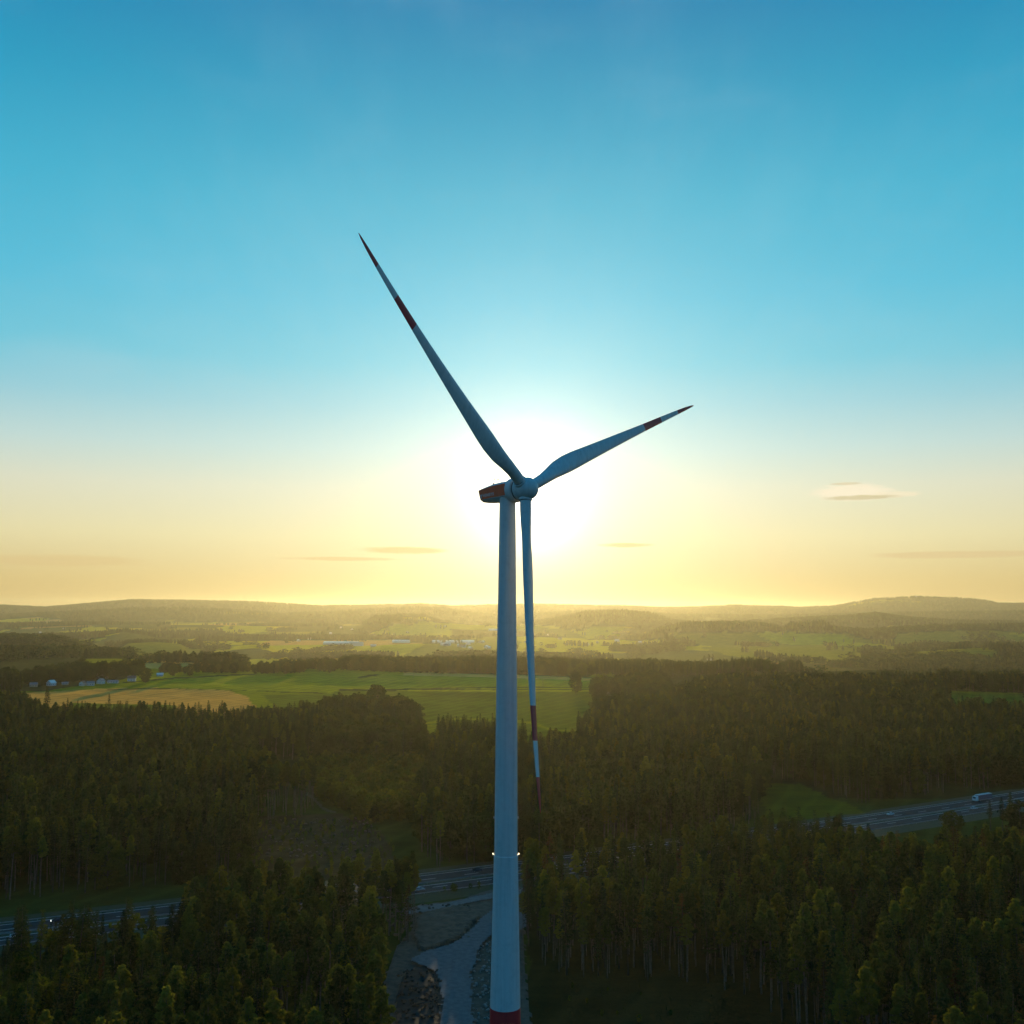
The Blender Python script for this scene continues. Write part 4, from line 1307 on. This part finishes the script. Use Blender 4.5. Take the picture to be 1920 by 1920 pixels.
solo('broad', 1080, 1302, 33, 'tall lone tree with two trunks on the edge of the green field', 3, 1.0)
solo('broad', 273, 1281, 23, 'dark pointed bushy tree at the field corner beside the village', 1, 1.15)
solo('broad', 706, 1350, 38, 'highest round crown of the grove below the meadow', 1)
solo('broad', 672, 1352, 30, 'round crown left of the highest one in the grove', 3)
solo('broad', 775, 1368, 26, 'small round tree at the meadow side of the grove', 1, 0.9)
solo('broad', 637, 1352, 30, 'broad crown at the field side of the grove', 0, .8)
solo('spruce', 86, 1350, 34, 'tall spiky spruce standing out before the wheat field near the village', 1, 1.2)
solo('spruce', 203, 1352, 28, 'thin-topped spruce standing out before the middle of the wheat field', 0, 1.0)
solo('spruce', 888, 1262, 38, 'tallest spruce on the skyline wood left of the tower', 1, .8)
solo('broad', 540, 1262, 22, 'round lone tree on the skyline left of the grove', 0, .95)
solo('broad', 502, 1262, 15, 'smaller round tree beside the skyline lone tree', 1, 1.1)
solo('broad', 324, 1268, 20, 'broad bushy tree behind the dark pointed one at the field corner', 0, 1.0)
solo('broad', 356, 1268, 20, 'narrower bushy tree on the skyline right of the field corner', 1, 1.0)
solo('broad', 153, 1268, 30, 'tallest crown rising over the village', 0)
solo('broad', 213, 1276, 21, 'dark round tree over the right end of the village', 0)
solo('broad', 618, 1262, 9, 'tiny lone tree at the left end of the crest grove', 1)
solo('broad', 760, 1262, 7, 'tiny tree on the tan stubble strip', 3)
solo('broad', 1785, 1568, 13, 'dark round tree in front of the motorway on the right', 0, 1.15)
solo('spruce', 1858, 1566, 17, 'dark spruce hiding part of the motorway below the truck', 2, 1.3)
solo('spruce', 1880, 1566, 19, 'taller dark spruce right of the one below the truck', 0, 1.2)
solo('spruce', 1897, 1562, 21, 'dark spruce hiding the right end of the visible motorway', 1, 1.3)
solo('broad', 1915, 1570, 18, 'dark leafy tree at the right frame edge before the motorway', 0, 1.1)
solo('broad', 30, 1640, 19, 'bright green leafy tree at the left edge beyond the motorway', 0, 1.0)
solo('broad', 64, 1650, 17, 'second bright green leafy tree beyond the motorway, right of the first', 3, 1.1)
solo('broad', 5, 1660, 15, 'low green leafy tree partly out of view beyond the motorway', 1, 1.1)
ORD = ('first', 'second', 'third', 'fourth', 'fifth', 'sixth', 'seventh', 'eighth', 'ninth', 'tenth', 'eleventh', 'twelfth', 'thirteenth', 'fourteenth')
for k, (px_, py_, hh) in enumerate([(30, 1840, 22), (38, 1852, 24), (74, 1850, 22), (112, 1845, 21), (128, 1850, 25), (146, 1852, 24), (160, 1845, 23), (176, 1850, 22), (228, 1838, 21), (238, 1832, 24), (282, 1818, 19), (318, 1850, 24), (338, 1830, 24), (352, 1836, 26)]):
    solo('spruce', px_, py_, hh, '%s lone dark spruce from the left, rising over the left end of the motorway' % ORD[k], k % 5, 1.35)
for k, (px_, py_, hh) in enumerate([(1470, 1632, 27), (1500, 1636, 28), (1530, 1640, 27), (1556, 1640, 26), (1580, 1645, 27)]):
    solo('spruce', px_, py_, hh, '%s spruce from the left closing off the right motorway stretch' % ORD[k], k % 5, 1.3)
for k, (px_, py_, hh, wd, lb) in enumerate([(833, 1676, 2.2, 1.0, 'low bush left end of the row between motorway and service road'), (851, 1674, 3.6, 1.3, 'widest bush of the row between motorway and service road'),
                                          (882, 1670, 2.6, .8, 'third bush of the row between motorway and service road'), (898, 1668, 3.2, .8, 'bush nearest the tower between motorway and service road')]):
    e = solo('young', px_, py_, hh, lb, k % 3, wd * 1.2); e.name = 'bush'; e['category'] = 'bush'; e['group'] = 'bushes between motorway and service road'
# row of tall thin pines at the edge of the earthworks
for k, (px_, py_) in enumerate([(748, 1742), (757, 1738), (764, 1746), (771, 1734), (778, 1742), (741, 1748), (732, 1752)]):
    x, y, z = at_px(px_, py_)
    place_tree('pine', x, y, z, R_.uniform(23, 26), 'bare-trunked pine at the corner of the stand beside the earthworks', 'bare-trunked pines at the corner of the stand', wide=.8)

# ------------------------------------------------------------------ buildings
M['plaster'] = simple('pale_plaster', (0.68, 0.66, 0.62), 0.85, var=0.06)
M['plaster_blue'] = simple('cool_plaster', (0.60, 0.60, 0.58), 0.85, var=0.06)
M['plaster_tan'] = simple('tan_plaster', (0.5, 0.42, 0.32), 0.85, var=0.08)
M['tiles'] = simple('dark_roof_tiles', (0.10, 0.075, 0.065), 0.7, var=0.2)
M['tiles_grey'] = simple('slate_roof', (0.16, 0.17, 0.18), 0.45, var=0.2)
M['sheet'] = simple('bright_roof_sheet', (0.72, 0.72, 0.70), 0.28, metal=0.4, var=0.05)
M['pane'] = simple('window_pane', (0.03, 0.04, 0.05), 0.12, var=0.02)
M['wood'] = simple('weathered_boards', (0.14, 0.10, 0.07), 0.9, var=0.3)


def house(px, py, L, W, H, rh, rz, wallm, roofm, label, group=None, detail=True, name='house', cat='house'):
    x, y, z = at_px(px, py)
    e = empty(name, (x, y, z - 0.3), rz); tag(e, label, cat, group)
    if y < 2300: L, W, H, rh = L * .8, W * .8, H * .8, rh * .75
    hl, hw = L / 2, W / 2
    b_ = MB()
    v = [(-hl, -hw, 0), (hl, -hw, 0), (hl, hw, 0), (-hl, hw, 0), (-hl, -hw, H), (hl, -hw, H), (hl, hw, H), (-hl, hw, H), (-hl, 0, H + rh), (hl, 0, H + rh)]
    b_.add(v, [(0, 1, 5, 4), (2, 3, 7, 6), (1, 2, 6, 9, 5), (3, 0, 4, 8, 7), (3, 2, 1, 0)])
    b_.build('wall', wallm, e)
    o_ = 0.5; t_ = 0.18; k = rh / hw
    r_ = MB()
    for s in (-1, 1):
        v = [(-hl - o_, s * (hw + o_), H - k * o_ + .02), (hl + o_, s * (hw + o_), H - k * o_ + .02), (hl + o_, 0, H + rh + .02), (-hl - o_, 0, H + rh + .02)]
        v += [(a, b2, c + t_) for a, b2, c in v]
        r_.add(v, [(0, 1, 2, 3), (4, 7, 6, 5), (0, 4, 5, 1), (1, 5, 6, 2), (3, 2, 6, 7), (0, 3, 7, 4)])
    rf = r_.build('roof', roofm, e)
    if detail:
        MB().box(hl * .3, hl * .3 + .6, -.3 + hw * .25, .3 + hw * .25, H + rh * .55, H + rh + .9).build('chimney', M['tiles'], rf)
        fr = int(L // 3)
        for s in (-1, 1):
            for j in range(fr):
                cx = -hl + (j + .5) * L / fr
                for zz in ([1.2] if H < 4 else [1.2, 3.9]):
                    if zz + 1.2 > H: continue
                    wn = MB().box(cx - .6, cx + .6, s * hw - .05 if s > 0 else s * hw - .06, s * hw + .06 if s > 0 else s * hw + .05, zz - .1, zz + 1.3).build('window', M['lettering'], e)
                    MB().box(cx - .48, cx + .48, s * hw - .03 if s > 0 else s * hw - .08, s * hw + .08 if s > 0 else s * hw + .03, zz, zz + 1.2).build('pane', M['pane'], wn)
        for s in (-1, 1):
            for cy_ in (-hw * .4, hw * .4):
                wn = MB().box(s * hl - .05, s * hl + .05, cy_ - .5, cy_ + .5, 1.1, 2.4).build('window', M['pane'], e)
    return e


VH = 'village houses at the field edge'
house(63, 1288, 12, 9, 4.5, 3.2, 0.3, M['plaster_tan'], M['tiles_grey'], 'grey-green house leftmost of the village at the field edge', VH)
house(96, 1286, 13, 10, 5.5, 4.8, 1.25, M['plaster_blue'], M['sheet'], 'pale blue gabled house with a bright roof edge', VH)
house(122, 1284, 11, 8, 3.0, 2.5, 0.4, M['plaster_tan'], M['tiles_grey'], 'low building right of the pale blue gable', VH)
house(155, 1286, 10, 8, 5.0, 3.5, 1.4, M['plaster'], M['tiles'], 'narrow house left of the bluish-white one', VH)
house(170, 1285, 12, 9, 4.6, 3.0, 0.25, M['plaster_blue'], M['tiles_grey'], 'bluish-white house in mid village', VH)
house(189, 1282, 11, 10, 5.5, 4.2, 1.35, M['plaster_blue'], M['tiles_grey'], 'bluish gable-end house right of the bluish-white one', VH)
house(212, 1281, 18, 9, 3.2, 2.6, 0.15, M['plaster'], M['tiles_grey'], 'long low pale house under the dark round tree', VH)
house(193, 1272, 22, 12, 6.0, 5.0, 0.1, M['plaster_tan'], M['tiles'], 'big dark-roofed barn behind the village houses', VH, name='barn', cat='barn')
house(247, 1277, 14, 10, 6.0, 4.5, 0.2, M['plaster_blue'], M['tiles'], 'white house beside the dark pointed tree', VH)
house(300, 1268, 12, 9, 4.0, 3.0, 0.3, M['plaster'], M['sheet'], 'small bright house behind the dark pointed tree', VH)
house(1142, 1308, 13, 9, 5.0, 5.0, 1.25, M['plaster'], M['tiles'], 'white-gabled farm house among trees right of the field')
house(1128, 1314, 18, 9, 3.0, 2.4, 0.12, M['plaster_tan'], M['sheet'], 'low pale shed below the white-gabled farm house', name='barn', cat='shed')
house(812, 1256, 20, 12, 8, 7.0, 0.2, M['plaster'], M['tiles'], 'big dark-roofed farm house on the skyline left of the tower')
house(803, 1258, 13, 9, 6, 4.0, 1.3, M['plaster'], M['tiles_grey'], 'smaller pale house adjoining the big skyline farm house')
FH = 'industrial halls in the valley'
house(850, 1205.5, 210, 60, 9, 5, 0.02, M['plaster'], M['sheet'], 'long hall with a brilliant white roof in the valley left of the tower', FH, False, 'industrial_hall', 'industrial hall')
house(752, 1205, 85, 45, 9, 5, 0.02, M['plaster'], M['sheet'], 'shorter bright-roofed hall left of the long brilliant one', FH, False, 'industrial_hall', 'industrial hall')
house(640, 1209, 160, 60, 12, 4, 0.0, M['plaster_blue'], M['sheet'], 'wide grey factory hall at the left end of the valley works', FH, False, 'industrial_hall', 'industrial hall')
house(668, 1211, 60, 40, 14, 4, 0.0, M['plaster_blue'], M['tiles_grey'], 'taller grey block right of the wide factory hall', FH, False, 'industrial_hall', 'industrial hall')
house(926, 1183, 70, 40, 9, 5, 0.02, M['plaster'], M['sheet'], 'bright-roofed hall close to the left side of the tower', FH, False, 'industrial_hall', 'industrial hall')
pts_ = [(832, 1210), (836, 1211), (840, 1210), (860, 1213), (868, 1214), (882, 1217), (878, 1209), (899, 1205), (912, 1215), (916, 1217), (763, 1204), (700, 1213), (835, 1176), (764, 1187), (620, 1189), (560, 1203), (600, 1195), (520, 1196), (540, 1199), (50, 1196), (75, 1188), (95, 1192), (120, 1180),
        (986, 1205), (1027, 1192), (1050, 1199), (1157, 1203), (1200, 1207), (1330, 1238), (1262, 1212), (1100, 1210), (1120, 1206), (580, 1199), (640, 1178), (660, 1181), (905, 1206)]
for k, (a_, b_) in enumerate(pts_):
    house(a_, b_, R_.uniform(14, 30), R_.uniform(10, 16), R_.uniform(6, 9), R_.uniform(3, 5), R_.uniform(0, 3.1), [M['plaster'], M['plaster_tan']][k % 2], [M['sheet'], M['tiles'], M['sheet']][k % 3],
          'small distant house of the hazy valley town', 'small houses of the hazy valley town', False)

# ------------------------------------------------------------------ poles, masts
def pole(px, py, hh, label, cross=True):
    x, y, z = at_px(px, py)
    e = empty('utility_pole', (x, y, z)); tag(e, label, 'utility pole', 'wooden poles on the field')
    MB().tube((0, 0, -.3), (0, 0, hh), .18, .12, 8).build('pole', M['wood'], e)
    if cross:
        MB().box(-1.1, 1.1, -.08, .08, hh - .8, hh - .6).build('crossarm', M['wood'], e)
        for s in (-1, 0, 1):
            MB().tube((s * .9, 0, hh - .6), (s * .9, 0, hh - .3), .06, .04, 6).build('insulator', M['glass_clear'], e)


pole(775, 1272, 10, 'thin pole at the lower edge of the tan stubble strip')
pole(1018, 1292, 12, 'thin pole on the bright field right of the blade')
x, y, z = at_px(1718, 1124)
z = float(height(x, y))
e = empty('lookout_tower', (x, y, z)); tag(e, 'tiny lookout tower on the highest distant ridge at the right', 'tower')
MB().tube((0, 0, -2), (0, 0, 34), 7, 4, 8).build('shaft', M['tiles_grey'], e); MB().tube((0, 0, 34), (0, 0, 46), 13, 13, 8).build('platform', M['tiles_grey'], e)
x, y, z = at_px(1313, 1143); e = empty('radio_mast', (x, y, z)); tag(e, 'tiny radio mast on the distant skyline right of the tower', 'mast')
MB().tube((0, 0, -2), (0, 0, 40), 4, 2, 6).build('mast', M['tiles_grey'], e); MB().box(-8, 8, -3, 3, 22, 34).build('antenna_head', M['tiles_grey'], e)


# ------------------------------------------------------------------ vehicles
def car_paint(name, col): return simple(name, col, 0.25, var=0.03)


M['cpw'] = car_paint('white_car_paint', (0.75, 0.77, 0.78)); M['cps'] = car_paint('silver_car_paint', (0.45, 0.48, 0.5)); M['cpb'] = car_paint('dark_car_paint', (0.03, 0.035, 0.05))
M['tyre'] = simple('tyre_rubber', (0.02, 0.02, 0.02), 0.9); M['tarp'] = simple('dark_blue_tarpaulin', (0.05, 0.07, 0.12), 0.6, var=0.1)
mm, t, out = mat('headlight_lit'); em = t.node('ShaderNodeEmission'); em.inputs[0].default_value = (1, .92, .8, 1); em.inputs[1].default_value = 5.0; t.l.new(em.outputs[0], out.inputs[0]); M['headlit'] = mm


def on_road(px, py, off):
    """spot on the motorway nearest the photo position, on the lane at lateral offset OFF"""
    p = gnd(px, py)[:2]; k = int(np.argmin(np.linalg.norm(hwp - p, axis=1)))
    q_ = hwp[k] + nm[k] * off
    return q_[0], q_[1], math.atan2(tn[k, 1], tn[k, 0])


def wheels(e, spots, r, wd):
    for x, y in spots:
        s = 1 if y > 0 else -1
        wl = MB().tube((x, y - wd / 2, r), (x, y + wd / 2, r), r, r, 16).build('wheel', M['tyre'], e)
        MB().tube((x, y + s * wd / 2, r), (x, y + s * (wd / 2 + .02), r), r * .6, r * .55, 12).build('rim', M['steel'], wl)


def car(px, py, off, paint_, label, lit=False, flip=False):
    x, y, a = on_road(px, py, off)
    e = empty('car', (x, y, 0.366), a + (math.pi if flip else 0)); tag(e, label, 'car', 'cars on the motorway')
    pr = [(-2.2, .35), (-2.25, .75), (-2.1, .95), (-1.2, 1.02), (1.0, .98), (2.05, .80), (2.25, .6), (2.2, .35)]
    ys_ = [(-.88, .9), (-.92, 1), (.92, 1), (.88, .9)]
    b_ = MB(); rr = [[(x_, yy, z_) for x_, z_ in pr] for yy in (-.86, .86)]
    b_.loft([[(x_ * .99, -.86, z_) for x_, z_ in pr], [(x_, -.92, z_ * .97) for x_, z_ in pr], [(x_, .92, z_ * .97) for x_, z_ in pr], [(x_ * .99, .86, z_) for x_, z_ in pr]])
    o = b_.build('body', paint_, e)
    c_ = MB()
    lo = [(-1.75, .78), (1.1, .78), (1.1, -.78), (-1.75, -.78)]; hi = [(-1.25, .62), (.35, .62), (.35, -.62), (-1.25, -.62)]
    c_.loft([[(x_, y_, .98) for x_, y_ in lo], [(x_, y_, 1.42) for x_, y_ in hi]])
    c_.build('windows', M['pane'], e)
    MB().loft([[(x_ * 1.02, y_ * 1.03, 1.42) for x_, y_ in hi], [(x_ * .9, y_ * .9, 1.49) for x_, y_ in hi]]).build('roof', paint_, e)
    for s in (-1, 1):
        pl = MB(); pl.tube((.25, s * .64, 1.43), (1.05, s * .79, .99), .035, .035, 4); pl.tube((-.35, s * .66, 1.43), (-.35, s * .80, .99), .04, .04, 4); pl.tube((-1.2, s * .64, 1.43), (-1.7, s * .79, .99), .05, .05, 4)
        pl.build('pillars', paint_, e)
    for s in (-.62, .62):
        MB().box(2.16, 2.27, s - .2, s + .2, .58, .74).build('headlight', M['headlit'] if lit else M['glass_clear'], e)
        MB().box(-2.28, -2.2, s - .2, s + .2, .68, .84).build('tail_light', M['red'], e)
    wheels(e, [(1.35, -.8), (1.35, .8), (-1.35, -.8), (-1.35, .8)], .32, .22)
    return e


car(1675, 1528, 8.6, M['cpw'], 'white car on the far carriageway, left of the truck', flip=True)
car(1838, 1522, -4.6, M['cpw'], 'white car on the near carriageway below the truck')
car(50, 1748, -4.4, M['cpw'], 'white car at the left end of the motorway')
car(96, 1742, -4.4, M['cps'], 'silver-white car behind the one at the left end of the motorway')
car(120, 1741, 8.4, M['cpb'], 'dark car with lit headlamps at the left end of the motorway', True, flip=True)
car(762, 1664, -8.6, M['cps'], 'silver car glimpsed between pine trunks beside the earthworks')
car(738, 1667, -8.6, M['cpw'], 'white car glimpsed between pine trunks, behind the silver one')
car(906, 1650, 8.5, M['cpb'], 'small dark car on the far carriageway close to the tower', flip=True)
x, y, a = on_road(1863, 1507, 8.8)
tk = empty('truck', (x, y, 0.366), a + math.pi); tag(tk, 'articulated truck with a white-topped dark trailer on the far carriageway', 'truck')
tr = MB().box(-8.2, 5.2, -1.27, 1.27, 1.15, 3.85).build('trailer', M['tarp'], tk)
MB().box(-8.3, 5.3, -1.3, 1.3, 3.853, 4.02).build('trailer_roof', M['cpw'], tk)
for s in (-1, 1):
    MB().box(-8.0, 5.0, s * 1.2 - .05, s * 1.2 + .05, .75, 1.147).build('side_guard', M['steel'], tk)
cb = MB().loft([[(5.5, -1.22, .8), (8.0, -1.22, .8), (8.0, 1.22, .8), (5.5, 1.22, .8)], [(5.5, -1.22, 2.0), (8.05, -1.22, 2.0), (8.05, 1.22, 2.0), (5.5, 1.22, 2.0)], [(5.5, -1.2, 3.5), (7.6, -1.15, 3.3), (7.6, 1.15, 3.3), (5.5, 1.2, 3.5)]]).build('cab', M['cpw'], tk)
MB().add([(8.07, -1.05, 2.05), (8.07, 1.05, 2.05), (7.68, 1.0, 3.1), (7.68, -1.0, 3.1), (8.0, -1.05, 2.05), (8.0, 1.05, 2.05), (7.6, 1.0, 3.1), (7.6, -1.0, 3.1)], [(0, 1, 2, 3), (7, 6, 5, 4), (0, 4, 5, 1), (1, 5, 6, 2), (2, 6, 7, 3), (3, 7, 4, 0)]).build('windscreen', M['pane'], cb)
MB().box(-7.5, 5.4, -.5, .5, .75, 1.1).build('chassis', M['steel'], tk)
for s in (-.85, .85):
    MB().box(8.0, 8.1, s - .2, s + .2, .95, 1.2).build('headlight', M['glass_clear'], tk)
wheels(tk, [(7.1, -1.05), (7.1, 1.05), (3.6, -1.05), (3.6, 1.05), (-4.2, -1.05), (-4.2, 1.05), (-5.5, -1.05), (-5.5, 1.05), (-6.8, -1.05), (-6.8, 1.05)], .5, .35)

# ------------------------------------------------------------------ debris on the earthworks and in the clearing
def rocks(name, n, area, zf, rmin, rmax, label, material):
    mb = MB()
    for k in range(n):
        px_ = random.uniform(area[0], area[2]); py_ = random.uniform(area[1], area[3])
        p = gnd(px_, py_); r = random.uniform(rmin, rmax)
        rings = []
        for zz, s in ((-.3, .8), (.25, 1), (.7, .65)):
            rings.append([(p[0] + r * s * math.cos(u) * random.uniform(.8, 1.2), p[1] + r * s * math.sin(u) * random.uniform(.8, 1.2), zf + zz * r) for u in np.linspace(0, 6.28, 6, endpoint=False)])
        mb.loft(rings)
    o = mb.build(name, material); tag(o, label, kind='stuff'); return o


rocks('rubble', 150, (725, 1700, 880, 1770), 1.0, .2, .8, 'loose stones and clods on the soil bank', M['soil'])
rocks('rubble', 140, (745, 1825, 828, 1920), 1.2, .15, .6, 'broken roots and clods on the dark humus left of the track', M['peat'])
rocks('rubble', 120, (884, 1770, 925, 1920), .7, .15, .6, 'pale stones along the right edge of the gravel track', M['stone'])
rocks('brushwood', 160, (500, 1535, 700, 1610), .1, .3, 1.1, 'heaps of brush and stumps in the clearing', M['soil'])
M['log'] = simple('pale_cut_wood', (0.34, 0.26, 0.17), 0.8, var=0.2)
for k, (px_, py_, ln, an, lb) in enumerate([(785, 1863, 4.5, .25, 'pale felled log on the dark humus, upper one'), (793, 1893, 5.0, .1, 'pale felled log on the dark humus, lower one nearest the frame edge'),
                                          (752, 1662, 4, .1, 'pale log at the corner of the stand'), (560, 1556, 7, .05, 'long pale log lying across the clearing'), (610, 1582, 6, -.1, 'pale log at the right side of the clearing')]):
    p = gnd(px_, py_); z_ = 1.75 if py_ > 1800 else .5
    e = empty('log', (p[0], p[1], z_), an); tag(e, lb, 'log')
    MB().tube((-ln / 2, 0, 0), (ln / 2, 0, .1), .24, .18, 8, cap=False).build('stem', M['bark'], e)
    for s in (-1, 1):
        MB().tube((s * ln / 2, 0, .05 + s * .05), (s * (ln / 2 + .02), 0, .05 + s * .05), .2, .2, 8).build('cut_face', M['log'], e)

# ------------------------------------------------------------------ haze
hz = MB().box(-21500, 21500, -21500, 21500, -140, 275).build('haze')
mm = bpy.data.materials.new('evening_haze'); mm.use_nodes = True
t = NT(mm.node_tree); t.n.clear(); out = t.node('ShaderNodeOutputMaterial')
pv = t.node('ShaderNodeVolumePrincipled'); pv.inputs['Color'].default_value = (0.80, 0.78, 0.56, 1)
pv.inputs['Density'].default_value = 2.9e-5; pv.inputs['Anisotropy'].default_value = 0.69
t.l.new(pv.outputs[0], out.inputs['Volume'])
hz.data.materials.append(mm); tag(hz, 'golden evening haze over the valley', kind='stuff')
